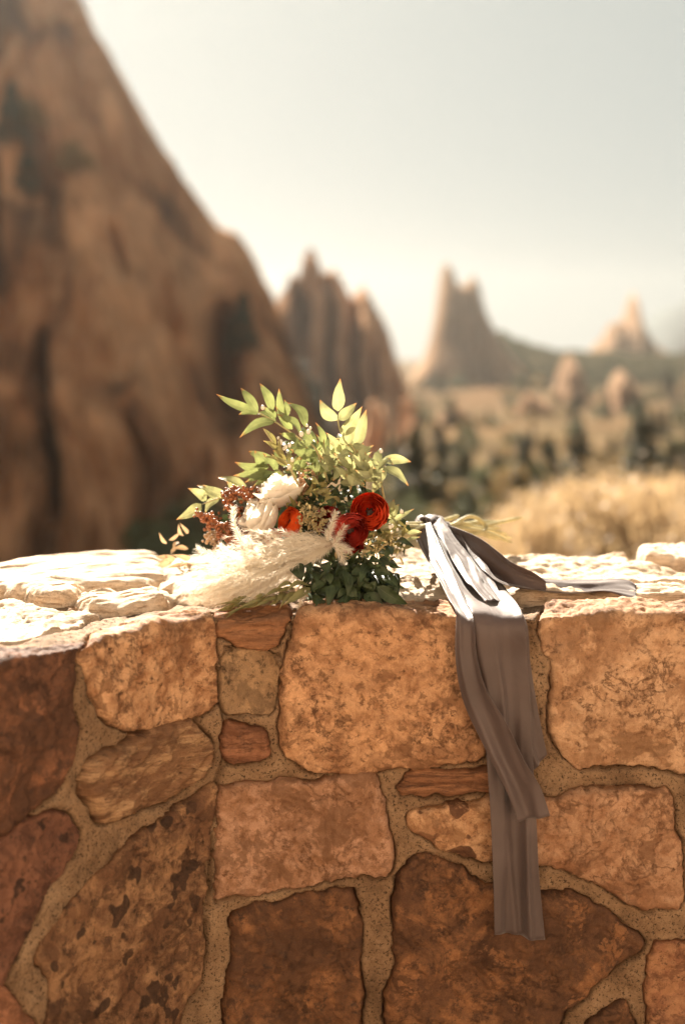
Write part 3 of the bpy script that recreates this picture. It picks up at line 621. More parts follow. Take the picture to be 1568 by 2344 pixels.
cluster('blush_flower', [(850, 640), (820, 700), (790, 760), (775, 820)], 260, .0020, 2.05, 2.1, m_blush, 'blush fluffy flower right of the upper white rose', 32)
cluster('blush_flower', [(330, 1120), (270, 1060), (230, 1000)], 120, .0026, 2.10, 2.16, m_dry, 'peach fluffy flower above the tip of the plume', 34)
bd = MB()
for _ in range(150):
    a, b_ = random.gauss(860, 52), random.gauss(920, 55); leafK(bd, (a, b_), (a + random.uniform(-28, 28), b_ - random.uniform(-8, 36)), random.uniform(10, 18), random.uniform(1.985, 2.02), shape='oval')
bd.build('bud_cluster', m_bud, bq, label='beige seed bud cluster between the red flowers')
wb = MB()
for a, b_, r in [(560, 240, 13), (667, 452, 17), (838, 388, 14), (795, 402, 15), (700, 480, 12), (722, 470, 12), (690, 490, 11), (655, 425, 9), (850, 365, 9), (720, 602, 13), (740, 560, 12), (1280, 505, 12), (1400, 1060, 8), (1420, 1080, 8), (1385, 1040, 8), (1410, 1105, 8), (1370, 1090, 8), (1210, 1278, 8), (830, 350, 8), (1335, 968, 12), (1350, 962, 10), (1405, 875, 12), (1440, 945, 10), (1380, 985, 9), (1345, 1000, 9)]:
    wb = MB(); balls(wb, KP(a, b_, 1.985), r * S_ * 2, (1, 1, 1.25)); wb.build('white_berry', m_wberry, bq)

# flowers
def flower(name, c, axis, Rm, rings, m_, label, wav=.05, kind='ran', seed=0):
    """rings of cupped petals round the axis"""
    random.seed(seed); ax = Vector(axis).normalized(); q = ax.to_track_quat('Z', 'Y'); c = Vector(c); o = None
    outer, inner = MB(), MB()
    for (r, n, rim, span, lean) in rings:                # radius, petals, rim height, span, inward lean
        ph0 = random.uniform(0, 6.3); mb = outer if r > .55 else inner
        for k in range(n):
            ph = ph0 + 2 * math.pi * k / n + random.uniform(-.1, .1); sp = span * 2 * math.pi / n
            a = np.linspace(-1, 1, 11); b_ = np.linspace(0, 1, 9); A, B = np.meshgrid(a, b_)
            edge = 1 - .30 * np.abs(A) ** 2.6; Bz = B * edge
            sd2 = random.uniform(0, 50); wv = fbm(A * 1.7 + sd2, B * 2.0, sd2, 2)
            rr = Rm * r * (np.sin(np.clip(Bz, 0, 1) * math.pi * .5) ** .6) * (1 - lean * Bz ** 3) * (1 + .03 * A * (1 if k % 2 else -1)) * (1 + wav * wv * Bz)
            zz = Rm * (-.55 + (rim + .55) * Bz ** 1.25) + Rm * wav * .8 * wv * Bz ** 2
            wid = np.sin(np.clip(B, .02, 1) * math.pi * .5) ** .5
            an = ph + A * sp / 2 * wid * (1 + .05 * wv)
            pts = np.stack([rr * np.cos(an), rr * np.sin(an), zz], -1)
            Q = np.array(q.to_matrix()); mb.grid(pts @ Q.T + np.array(tuple(c)))
    o = outer.build(name, m_, bq, label=label)
    i_ = inner.build('inner_petals', m_, o); i_.matrix_parent_inverse = Matrix.Identity(4)
    return o, q
RAN = [(1.02, 5, .30, 1.5, .05), (1.0, 5, .42, 1.5, .10), (.93, 5, .50, 1.5, .12), (.86, 5, .54, 1.5, .13), (.79, 5, .56, 1.5, .15), (.72, 4, .57, 1.5, .15), (.65, 4, .56, 1.5, .16), (.58, 4, .55, 1.5, .16), (.51, 4, .53, 1.5, .17), (.44, 3, .50, 1.5, .18), (.37, 3, .46, 1.5, .2), (.30, 3, .42, 1.5, .2)]
def pistil(o, c, ax, Rm):
    mb = MB(); 
    for _ in range(40):
        d = Vector((random.gauss(0, 1), random.gauss(0, 1), 0)).normalized() * random.uniform(0, .2) * Rm; q = ax.normalized().to_track_quat('Z', 'Y'); balls(mb, Vector(c) + q @ (d + Vector((0, 0, .12 * Rm))), .05 * Rm)
    p_ = mb.build('flower_center', m_pist, o); p_.matrix_parent_inverse = Matrix.Identity(4)
m_pist = leaf_mat('flower_center', (.03, .015, .01), None, 0, .6, False)
def ran(a, b_, y, axis, r, m_, label, seed):
    c = KP(a, b_, y); Rm = r * S_ * y; o, q = flower('ranunculus', c, axis, Rm, RAN, m_, label, .10, seed=seed); pistil(o, c, Vector(axis), Rm)
ran(1212, 878, 2.0, (-.12, -1, .28), 122, m_red, 'open bright red ranunculus at the upper right of the bouquet', 5)
ran(1085, 985, 1.985, (.35, -1, -.25), 120, m_redd, 'darker crimson ranunculus partly hidden below the bright red one', 6)
ran(965, 925, 2.04, (-.35, -1, .0), 92, m_redd, 'crimson ranunculus in shade left of the bright red one', 9)
ran(1108, 1072, 2.0, (.1, -1, -.5), 70, m_redd, 'small crimson ranunculus hanging lowest', 10)
ran(738, 945, 2.02, (-.75, -.7, .35), 95, m_orange, 'orange red ranunculus glowing beside the white rose', 7)
ran(625, 1030, 2.035, (-.4, -1, .1), 60, m_orange, 'small red ranunculus just above the plume', 8)
ROS = [(1.2, 3, .35, 1.3, -.35), (1.1, 3, .62, 1.45, -.15), (.92, 3, .85, 1.6, .0), (.70, 3, 1.0, 1.7, .10), (.46, 2, 1.08, 1.9, .2), (.24, 2, 1.1, 1.9, .3)]
flower('white_rose', KP(565, 935, 2.04), (-.8, -.25, .55), 122 * S_ * 2.04, ROS, m_white, 'white rose with loose petals just above the plume', .30, seed=11)
flower('white_rose', KP(672, 778, 2.055), (-.35, -.1, 1), 118 * S_ * 2.06, ROS, m_white, 'white rose standing higher, below the green sprays', .30, seed=12)

# pampas plume
def hairs(mb, pts, n, ln, out, wdt, r0=0):
    """fine hairs along a rachis, pointing forward along it"""
    c = catmull(pts, 24); tn = np.gradient(c, axis=0); tn /= np.linalg.norm(tn, axis=1)[:, None]
    k = rng.uniform(0, 23, n); i = k.astype(int).clip(0, 22); f = (k - i)[:, None]
    base = c[i] * (1 - f) + c[i + 1] * f; t_ = tn[i]
    rd = rng.normal(size=(n, 3)); rd -= (rd * t_).sum(1)[:, None] * t_; rd /= np.linalg.norm(rd, axis=1)[:, None] + 1e-9
    L = rng.uniform(.6, 1.2, n)[:, None] * ln * (1 - .35 * (k / 23)[:, None])
    d = t_ + rd * rng.uniform(.5, 1.3, n)[:, None] * out; d /= np.linalg.norm(d, axis=1)[:, None]
    mid = base + d * L * .55; tip = base + d * L * .95 + rd * L * .08 - np.array([0, 0, 1]) * L * .10
    sd = np.cross(d, np.array([0, -1, .2]) + rng.normal(size=(n, 3)) * .5); sd /= np.linalg.norm(sd, axis=1)[:, None] + 1e-9; sd *= wdt
    v = np.stack([base - sd, base + sd, mid + sd * .8, mid - sd * .8, tip], 1).reshape(-1, 3); o = np.arange(n)[:, None] * 5
    mb.raw(v, np.concatenate([o + [0, 1, 2], o + [0, 2, 3], o + [3, 2, 4]]))
plm = MB(); rach = MB()
axis_pts = [KP(1010, 1065, 1.985), KP(850, 1120, 1.98), KP(700, 1180, 1.97), KP(500, 1250, 1.955), KP(380, 1292, 1.945), KP(285, 1322, 1.94)]
ac = catmull(axis_pts, 80); at_ = np.gradient(ac, axis=0); at_ /= np.linalg.norm(at_, axis=1)[:, None]
tube(rach, axis_pts, .0022, .001, 6)
random.seed(21)
for k in range(330):
    i = int(random.uniform(0, 74)); base = Vector(ac[i]); ax = Vector(at_[i]); q = i / 79
    rd = Vector((random.gauss(0, 1), random.gauss(0, 1), random.gauss(0, 1))); rd = (rd - ax * rd.dot(ax)).normalized()
    rad = (.040 * math.sin(math.pi * min(1, .18 + q * .80)) ** .6) * (random.uniform(.35, 1.05) if k < 250 else random.uniform(1.1, 1.7)); L = random.uniform(.05, .085)
    if k >= 250 and rd.z < 0: rd.z = -rd.z
    e = base + ax * L + rd * rad; mid = base + ax * L * .45 + rd * rad * .75
    for p_ in (e, mid):
        if p_.z < ZT + .012: p_.z = ZT + .012 + random.uniform(0, .006)
    hairs(plm, [base, mid, e], 120 if k < 250 else 60, .0135, .62, .00017)
for pts, n, y in [([(500, 1120), (420, 1040), (390, 960), (378, 848)], 420, 1.97), ([(950, 1060), (965, 1000), (985, 940), (1005, 882)], 320, 1.965), ([(985, 1080), (1020, 1030), (1060, 960)], 260, 1.965),
    ([(420, 1180), (320, 1140), (230, 1130), (158, 1098)], 300, 1.98), ([(700, 1100), (650, 1050), (598, 1000)], 220, 1.97), ([(520, 1120), (480, 1060), (465, 1030)], 200, 1.97), ([(980, 1080), (1040, 1090), (1092, 1112)], 220, 1.96),
    ([(820, 1350), (795, 1400), (780, 1462)], 160, 1.925), ([(400, 1150), (340, 1110), (300, 1080)], 180, 1.98), ([(1000, 1100), (1040, 1140), (1050, 1190)], 180, 1.965), ([(760, 1100), (740, 1060), (735, 1030)], 160, 1.97),
    ([(420, 1400), (300, 1440), (210, 1452)], 200, 1.93), ([(300, 1260), (200, 1250), (110, 1260)], 200, 1.97), ([(300, 1320), (180, 1350), (90, 1375)], 240, 1.945)]:
    pp = [KP(a, b_, y) for a, b_ in pts]; hairs(plm, pp, int(n * 1.3), .0135, 1.15, .00016); tube(rach, pp, .0007, .0003, 5)
po = plm.build('pampas_plume', m_plume, bq, label='fluffy cream pampas plume lying along the front of the bouquet')
ro = rach.build('plume_stalk', m_dry, po); ro.matrix_parent_inverse = Matrix.Identity(4)

# stems
random.seed(31); knot = P(985, 1214, 2.23)
for k, (u, v, y) in enumerate([(1100, 1190, 2.40), (1150, 1195, 2.42), (1196, 1184, 2.43), (1160, 1222, 2.38), (1172, 1232, 2.40), (1140, 1236, 2.36), (1120, 1215, 2.36), (1050, 1180, 2.36), (1172, 1242, 2.34), (1090, 1205, 2.33), (1125, 1248, 2.32), (1146, 1208, 2.45)]):
    mb = MB(); e = P(u, v, y); off = Vector((random.uniform(-.01, .01), random.uniform(-.01, .01), random.uniform(-.012, .012)))
    st0 = P(880 + random.uniform(-30, 30), 1215 + random.uniform(-20, 20), 2.07)
    tube(mb, [st0, knot + off, knot * .45 + e * .55 + off * .6 + Vector((0, 0, random.uniform(-.008, .01))), e], 0.0036 * random.uniform(.7, 1.2), .0034, 8, lump=.15); mb.build('stem', m_stem, bq)
mb = MB(); tube(mb, [P(1030, 1205, 2.28), P(1075, 1182, 2.30), P(1105, 1196, 2.31), P(1110, 1215, 2.30), P(1060, 1228, 2.27)], .0032, .003, 8, lump=.1); mb.build('stem', m_stem, bq, label='bent stem looping back over the others')

# ribbon
def ribbon(name, L, Rr, label, fold=.004, nf=2.5, n=130, w_=24, ph=0.0, lift=0, env=None):
    l = catmull([P(*q) for q in L], n); r = catmull([P(*q) for q in Rr], n); rows = []
    nrm = np.cross(r - l, np.gradient((l + r) / 2, axis=0)); nrm /= np.linalg.norm(nrm, axis=1)[:, None]
    cm = np.array([0, 0, CAMZ]) - (l + r) / 2; sgn = np.sign((nrm * cm).sum(1)); nrm *= sgn[:, None]
    q = np.linspace(0, 1, w_ * 2)
    tt = np.linspace(0, 1, n)
    for i in range(n):
        x = q[:, None]; x0 = x; x = x + .22 * fbm(x * 1.6, tt[i] * 1.8, ph * 9 + 2, 2) + .05 * math.sin(tt[i] * 5 + ph * 9); k = 1.0 if env is None else float(np.interp(tt[i], *env))
        w1 = np.sin((x * nf + ph) * 2 * math.pi + 2.2 * fbm(tt[i] * 2.3, ph + 1, .3, 2)); f = fold * k * (np.tanh(1.8 * w1) * .8 + .30 * np.sin((x * nf * 2.3 + ph * 2) * 2 * math.pi + 3 * fbm(tt[i] * 1.7, ph + 4, .3, 2))) + fold * .35 * fbm(x * 2, tt[i] * 4.5 + 0 * x, ph * 7 + .5, 3)
        x = x0; rows.append(l[i] * (1 - x) + r[i] * x + nrm[i] * (f + lift))
    mb = MB(); mb.grid(rows); o = mb.build(name, m_silk, bq, label=label)
    s = o.modifiers.new('thickness', 'SOLIDIFY'); s.thickness = .0006; s.offset = 0
    return o
ribbon('ribbon_tail', [(955, 1190, 2.22), (1000, 1250, 2.14), (1036, 1320, 2.05), (1060, 1375, 1.965), (1080, 1412, 1.885), (1092, 1510, 1.878), (1108, 1620, 1.878), (1113, 1740, 1.878), (1121, 1860, 1.878), (1126, 1980, 1.878), (1130, 2135, 1.878)],
       [(1012, 1195, 2.23), (1062, 1240, 2.18), (1110, 1300, 2.10), (1152, 1350, 2.01), (1196, 1412, 1.888), (1206, 1520, 1.881), (1215, 1640, 1.881), (1220, 1760, 1.881), (1226, 1880, 1.881), (1232, 2000, 1.881), (1247, 2152, 1.881)],
       'long mauve silk ribbon tail hanging lowest down the wall', .0065, 1.15, ph=.12, env=([0, .25, .35, 1], [.5, .3, .45, 1.35]))
ribbon('ribbon_tail', [(940, 1198, 2.20), (965, 1260, 2.12), (1000, 1320, 2.03), (1026, 1372, 1.938), (1043, 1408, 1.880), (1043, 1500, 1.874), (1060, 1600, 1.873), (1105, 1700, 1.866), (1150, 1790, 1.860), (1175, 1850, 1.860), (1185, 1882, 1.860)],
       [(985, 1196, 2.19), (1012, 1260, 2.10), (1042, 1320, 2.015), (1066, 1380, 1.94), (1084, 1425, 1.873), (1090, 1500, 1.864), (1112, 1580, 1.856), (1160, 1660, 1.850), (1200, 1740, 1.850), (1236, 1800, 1.854), (1258, 1865, 1.860)],
       'mauve ribbon tail crossing diagonally in front and ending halfway down', .004, .9, ph=.3, env=([0, .3, .4, 1], [.4, .4, .8, 1.4]))
ribbon('ribbon_tail', [(1090, 1280, 2.12), (1135, 1350, 2.02), (1172, 1412, 1.893), (1180, 1520, 1.888), (1190, 1640, 1.888), (1204, 1720, 1.888), (1222, 1762, 1.888)],
       [(1110, 1285, 2.12), (1160, 1350, 2.02), (1203, 1416, 1.893), (1214, 1520, 1.888), (1230, 1620, 1.888), (1246, 1700, 1.888), (1252, 1728, 1.888)],
       'short mauve ribbon tail showing at the right of the hanging ones', .003, .7, n=70)
ribbon('ribbon_tail', [(1000, 1196, 2.20), (1060, 1215, 2.13), (1110, 1242, 2.08), (1170, 1285, 2.035), (1220, 1310, 2.02), (1248, 1330, 2.02)],
       [(1020, 1225, 2.18), (1062, 1262, 2.14), (1100, 1305, 2.09), (1150, 1335, 2.05), (1200, 1348, 2.02), (1250, 1350, 2.03)],
       'shaded mauve ribbon tail reaching to the right over the wall top', .003, 1.0, ph=.55, n=70)
ribbon('ribbon_tail', [(1060, 1240, 2.16), (1110, 1300, 2.10), (1150, 1335, 2.06), (1255, 1341, 2.085), (1350, 1346, 2.08), (1425, 1344, 2.08), (1452, 1356, 2.07)],
       [(1040, 1235, 2.15), (1085, 1300, 2.07), (1140, 1352, 2.01), (1270, 1374, 2.01), (1325, 1378, 2.0), (1390, 1374, 2.01), (1450, 1386, 1.99)],
       'sunlit mauve ribbon tail lying flat along the wall top to the right', .004, 1.2, ph=.2, n=90, lift=.010)
ribbon('ribbon_tail', [(1010, 1195, 2.21), (1040, 1225, 2.17), (1085, 1270, 2.11), (1120, 1320, 2.04), (1150, 1380, 1.955)],
       [(990, 1205, 2.18), (1010, 1250, 2.12), (1040, 1300, 2.055), (1075, 1350, 1.985), (1110, 1392, 1.935)],
       'narrow rolled ribbon fold on top of the wide one', .004, .8, ph=.7, n=60, lift=.006)
# knot: wraps round the stems
mb = MB()
kd = (P(1040, 1215, 2.29) - P(930, 1212, 2.16)).normalized(); ka = kd.cross(Vector((0, 0, 1))).normalized(); kb = kd.cross(ka)
for (off, rad, wd, tl) in ((-.012, .022, .022, .2), (.006, .024, .024, -.15), (.024, .021, .020, .1)):
    ph = np.linspace(0, 2 * math.pi, 40, endpoint=False); q = np.linspace(-.5, .5, 9); rows = []
    for x in q:
        rr = rad + .0022 * np.sin(ph * 3 + x * 8 + off * 300) + .0016 * np.sin(ph * 7 + x * 15) - .006 * abs(x * 2) ** 3
        c = np.array(knot + kd * (off + x * wd))[None] + np.array(kd)[None] * (tl * rad * np.sin(ph))[:, None]
        rows.append(c + rr[:, None] * (np.cos(ph)[:, None] * np.array(ka) + np.sin(ph)[:, None] * np.array(kb)))
    mb.grid(rows, closed=True)
o = mb.build('ribbon_wrap', m_silk, bq, label='silk ribbon wound round the stems'); s = o.modifiers.new('thickness', 'SOLIDIFY'); s.thickness = .0006

# ------------------------------------------------------------------ rock fins behind
FT = 0
def fin(name, outline, y, thick, m_, label, cat='rock', res=(160, 70), amp=1.0, fr=.05, ytilt=0.0, seed=0, base=-3, jag=4.0, clefts=()):
    u = np.linspace(outline[0][0], outline[-1][0], res[0]); v = np.interp(u, [q[0] for q in outline], [q[1] for q in outline])
    v = v + (fbm(u * .035, seed, .5, 3) * 2.2 * jag + np.abs(fbm(u * .09, seed + 5, .5, 2)) * jag) * (1 - 0 * u)
    rows_f, rows_b = [], []
    yc = y + ytilt * (u - 784) / F * y
    tops = np.array([P(a, b_, c) for a, b_, c in zip(u, v, yc)])
    wx = np.array([P(a, 800, c)[0] for a, c in zip(u, yc)])
    e = np.minimum(sstep(0, .05, (u - u[0]) / (u[-1] - u[0])), sstep(0, .05, (u[-1] - u) / (u[-1] - u[0])))
    gz = ground_z(wx, yc) + base
    hgt = np.maximum(tops[:, 2] - gz, .2); Rf = []
    for j, hq in enumerate(np.linspace(0, 1, res[1])):
        h = hq ** .8; z = gz + hgt * h
        prof = (1 - h ** 2.2) ** .6 * thick * (.35 + .65 * e) + thick * .05 * (1 - h)
        nz = fbm(wx * fr, z * fr * .25, seed, 4) * amp * thick * .45 + np.abs(fbm(wx * fr * 3, z * fr * .9, seed + 3, 3)) * amp * thick * .18
        for (cu, cv0, cv1, cw, cdp) in clefts:
            vv = 800 + F * (CAMZ - z) / yc; cc = np.where(vv < (cv0 + cv1) / 2, sstep(cv0 - 40, cv0 + 40, vv), sstep(cv1 + 40, cv1 - 40, vv))
            nz = nz - cdp * cc * np.exp(-((u - cu - (vv - cv0) * .12 - 10 * np.sin(vv * .02)) / cw) ** 2)
        nz = nz * (1 - h ** 8)
        rows_f.append(np.stack([wx, yc - prof - nz, z], -1)); rows_b.append(np.stack([wx, yc + prof + nz * .5, z], -1))
    c = np.concatenate([np.stack(rows_f), np.stack(rows_b)[::-1][1:]]); mb = MB(); mb.grid(c)
    pmid = Vector((float(wx.mean()), float(yc.mean()), float(gz.mean())))
    global FT; FT = max(FT, tops[:, 2].max())
    o = mb.build(name, m_); tag(o, label, cat); return o
fin('rock_fin', [(-1500, -200), (-900, -430), (-400, -420), (-150, -330), (0, -250), (100, -160), (205, 0), (240, 82), (290, 170), (345, 280), (420, 400), (470, 470), (505, 518), (545, 535), (568, 565), (592, 605), (622, 665), (650, 740), (690, 860), (740, 1000)],
    95, 13, m_fin, 'huge dark red sandstone slab leaning up out of the left of the photo', 'cliff', (420, 150), 1.15, .10, .12, 2, clefts=((180, 780, 1130, 13, 8), (330, 560, 640, 9, 3), (520, 720, 960, 34, 7), (380, 930, 1250, 10, 3), (430, 640, 760, 20, -3)))
fin('rock_fin', [(560, 800), (600, 720), (640, 672), (655, 658), (664, 628), (686, 632), (697, 582), (709, 560), (722, 575), (736, 618), (768, 618), (788, 655), (804, 684), (830, 650), (850, 682), (872, 722), (892, 770), (906, 815), (930, 880), (960, 960)],
    230, 16, m_fin2, 'ribbed red rock fin with two peaks left of the gap in the skyline', 'cliff', (260, 90), 2.0, .09, 0, 5, clefts=((740, 640, 900, 12, 9), (800, 690, 930, 12, 9), (680, 680, 900, 14, 9), (850, 740, 900, 8, 5)))
fin('rock_spire', [(930, 880), (968, 820), (984, 780), (997, 700), (1004, 640), (1010, 610), (1021, 594), (1033, 620), (1044, 644), (1062, 648), (1080, 630), (1094, 648), (1102, 690), (1115, 725), (1130, 752), (1160, 800), (1200, 850)],
    520, 25, m_spire, 'tall lone rock spire with a notched top right of the gap in the skyline', 'cliff', (120, 70), .9, .05, 0, 8)
fin('rock_spire', [(1330, 850), (1350, 800), (1385, 765), (1395, 742), (1412, 728), (1432, 732), (1438, 690), (1445, 668), (1453, 720), (1465, 752), (1490, 788), (1530, 815), (1568, 850)],
    700, 30, m_spire, 'small pointed rock spire near the right edge of the skyline', 'cliff', (120, 60), .8, .04, 0, 11)
fin('hill', [(1010, 900), (1060, 830), (1120, 762), (1145, 758), (1200, 782), (1260, 800), (1330, 806), (1420, 806), (1520, 812), (1650, 800), (1850, 815)],
    620, 90, m_hill, None, None, (120, 40), .5, .02, 0, 13)
bpy.data.objects['hill']['kind'] = 'structure'
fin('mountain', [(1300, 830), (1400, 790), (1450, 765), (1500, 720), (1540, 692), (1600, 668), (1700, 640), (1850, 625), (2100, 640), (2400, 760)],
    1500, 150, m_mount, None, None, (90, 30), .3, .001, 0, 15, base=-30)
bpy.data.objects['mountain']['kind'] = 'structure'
for k, (ol_, y, lab, mt) in enumerate([
 ([(1278, 900), (1284, 838), (1296, 822), (1312, 826), (1322, 850), (1330, 905)], 380, 'pale upright rock slab below the skyline, left of the small spire', m_pale),
 ([(1395, 930), (1402, 866), (1416, 846), (1436, 852), (1446, 880), (1452, 935)], 330, 'pale upright rock slab below the small pointed spire', m_pale),
 ([(900, 1010), (915, 930), (932, 905), (950, 915), (962, 960), (985, 1015)], 150, 'rust orange rock outcrop right of the green sprays', m_fin2),
 ([(990, 980), (1010, 940), (1040, 930), (1075, 945), (1110, 985)], 190, 'low pale boulder ledge on the hillside right of the rust outcrop', m_pale),
 ([(830, 990), (845, 930), (862, 918), (880, 930), (892, 995)], 140, 'orange rock outcrop right behind the tallest green spray', m_fin2),
 ([(1180, 940), (1195, 905), (1225, 898), (1250, 915), (1262, 945)], 260, 'pale boulder in the middle of the scrubby hillside', m_pale)]):
    fin('rock_outcrop', ol_, y, y * .02, mt, lab, 'rock', (60, 34), 3.0, 45 / y, 0, 20 + k, base=-1, jag=7)

# ------------------------------------------------------------------ trees, shrubs and grass
def foliage(mb, centers, n, size, spread):
    c = np.asarray(centers); k = rng.integers(0, len(c), n); q = rng.normal(size=(n, 3)); q /= np.linalg.norm(q, axis=1)[:, None]
    p = c[k, :3] + q * (c[k, 3:4] * rng.uniform(.5, 1.05, n)[:, None]) * spread
    a = rng.normal(size=(n, 3)); a /= np.linalg.norm(a, axis=1)[:, None]; b = np.cross(a, rng.normal(size=(n, 3))); b /= np.linalg.norm(b, axis=1)[:, None]
    s = size * rng.uniform(.6, 1.4, n)[:, None]
    v = np.stack([p - a * s, p + b * s * .45, p + a * s, p - b * s * .45], 1).reshape(-1, 3); o = np.arange(n)[:, None] * 4
    mb.raw(v, o + [0, 1, 2, 3])
def make_tree(name, label, cat, group, kind, m_, seed):
    random.seed(seed); root = empty(name); tag(root, label, cat, group); cs = []; tr = MB()
    if kind == 'conifer':
        for k in range(90):
            h = random.uniform(.08, .98); r = .26 * (1 - h) ** .8 + .02; a = random.uniform(0, 6.3); q = random.uniform(.2, 1) * r
            cs.append((q * math.cos(a), q * math.sin(a), h, .07 * (1.2 - h)))
        tube(tr, [(0, 0, -.03), (.01, 0, .5), (0, 0, .95)], .03, .005, 8)
        for k in range(14): h = random.uniform(.1, .8); a = random.uniform(0, 6.3); r = .2 * (1 - h); tube(tr, [(0, 0, h), (r * math.cos(a), r * math.sin(a), h + .02)], .008, .003, 5, 4)
        size = .028; n = 2600
    else:
        for k in range(42):
            a = random.uniform(0, 6.3); q = .42 * math.sqrt(random.random()); h = random.uniform(.18, .9) * (1 - .6 * (q / .42) ** 2) + .05
            cs.append((q * math.cos(a), q * math.sin(a), h, random.uniform(.09, .17)))
        for k in range(7):
            a = k * .9; tube(tr, [(0, 0, -.04), (.1 * math.cos(a), .1 * math.sin(a), .25), (.28 * math.cos(a), .28 * math.sin(a), .6)], .028, .008, 6)
        size = .03; n = 2400
    cr = MB(); foliage(cr, cs, n, size, 1.0)
    cr.build('crown', m_, root, smooth=False); tr.build('trunk', m_bark, root); return root
def copy_tree(o):
    c = o.copy(); SC.collection.objects.link(c)
    for ch in list(o.children):
        d = ch.copy(); SC.collection.objects.link(d); d.parent = c
    return c
protos = {
 'con': make_tree('conifer', 'blurred dark green conifer standing on the scrubby hillside beyond the wall', 'tree', 'dark conifers dotted over the hillside', 'conifer', m_con, 1),
 'shr': make_tree('shrub', 'blurred olive green round shrub growing on the hillside beyond the wall', 'shrub', 'olive green shrubs dotted over the hillside', 'shrub', m_shrub, 2),
 'yel': make_tree('shrub', 'blurred straw yellow backlit shrub growing on the hillside beyond the wall', 'shrub', 'straw yellow shrubs dotted over the hillside', 'shrub', m_yel, 3)}
used = set()
def put(kind, u, y, h, wx=1.0, label=None, cat=None, group=None):
    o = protos[kind]
    if kind in used: o = copy_tree(o)
    used.add(kind)
    x = (u - 784) / F * y; o.location = (x, y, float(ground_z(x, y)) - .03 * h); o.scale = (h * wx, h * wx, h); o.rotation_euler = (0, 0, random.uniform(0, 6.3))
    if label:
        o['label'] = label
        if 'group' in o.keys() and group is None: del o['group']
        if group: o['group'] = group
    return o
random.seed(77)
NM = {'con': ('dark green conifer', 'dark green conifers'), 'shr': ('olive green shrub', 'olive green shrubs'), 'yel': ('straw yellow shrub', 'straw yellow shrubs')}
_yy = np.geomspace(18, 520, 300)
for i in range(290):
    u = random.uniform(870, 1640); vt = random.uniform(855, 1215)
    if i >= 240: u = random.uniform(850, 1240); vt = random.uniform(1090, 1270)
    xx = (u - 784) / F * _yy; vv = 800 + F * (CAMZ - ground_z(xx, _yy)) / _yy; y = float(_yy[np.argmin(np.abs(vv - vt))]) * random.uniform(.94, 1.06)
    k = random.choices(['con', 'shr', 'yel'], [4, 5, 3.2])[0]
    px = random.uniform(22, 48) + max(0, vt - 900) * random.uniform(.04, .16); h = px * y / F * {'con': 1.5, 'shr': .9, 'yel': .8}[k]
    where = 'just below the skyline' if y > 220 else 'on the mid hillside' if y > 70 else 'on the near slope'
    side = 'directly right of the bouquet' if u < 1080 else 'above the ribbon and stems' if u < 1270 else 'towards the right edge'
    put(k, u, y, h, {'con': .9, 'shr': 1.2, 'yel': 1.3}[k], 'blurred %s %s, %s' % (NM[k][0], where, side), group='%s %s, %s' % (NM[k][1], where, side))
GD = 'dark conifers at the foot of the ribbed rock fin'
for u, y, h in [(545, 180, 21), (572, 190, 23), (600, 185, 24), (628, 195, 21), (650, 180, 17), (520, 150, 12), (690, 170, 15), (720, 160, 12), (585, 150, 13)]:
    put('con', u, y, h, 1.3, 'blurred dark conifer at the foot of the ribbed rock fin, above the bouquet', group=GD)
put('con', 950, 42, 2.5, 1.2, 'dark conifer right behind the bouquet, just right of the upper red flower')
put('con', 1010, 52, 2.2, 1.2, 'small dark conifer just right of the dark one behind the bouquet')
for u, y, h in [(1200, 60, 2.4), (1330, 66, 3.4), (1480, 60, 3.6), (1540, 70, 3.0), (1270, 75, 2.6), (1130, 70, 2.4), (1075, 60, 1.6)]:
    put('con', u, y, h, 1.25, 'blurred larger dark conifer in the near part of the hillside, above the golden grass', group='larger dark conifers above the golden grass')
for u, y, h in [(480, 60, 8.6), (430, 56, 6.5), (530, 52, 6.0)]:
    put('shr', u, y, h, 1.2, 'olive green shrub at the foot of the huge rock slab, ' + {480: 'middle', 430: 'leftmost', 530: 'rightmost'}[u] + ' of three', group='olive shrubs at the foot of the huge slab')
for u, y, h in [(385, 50, 4.8), (325, 46, 4.6), (25, 40, 3.9), (75, 40, 3.6), (1490, 20, .95), (1165, 40, 1.5), (1390, 30, 1.1)]:
    lab = ('straw yellow shrub low at the far left, just over the wall top' if u < 100 else 'straw yellow shrub in the shade of the huge slab, left of the bouquet') if u < 700 else 'straw yellow shrub rising out of the golden grass at the right'
    put('yel', u, y, h, 1.2, lab, group={'s': lab}['s'])
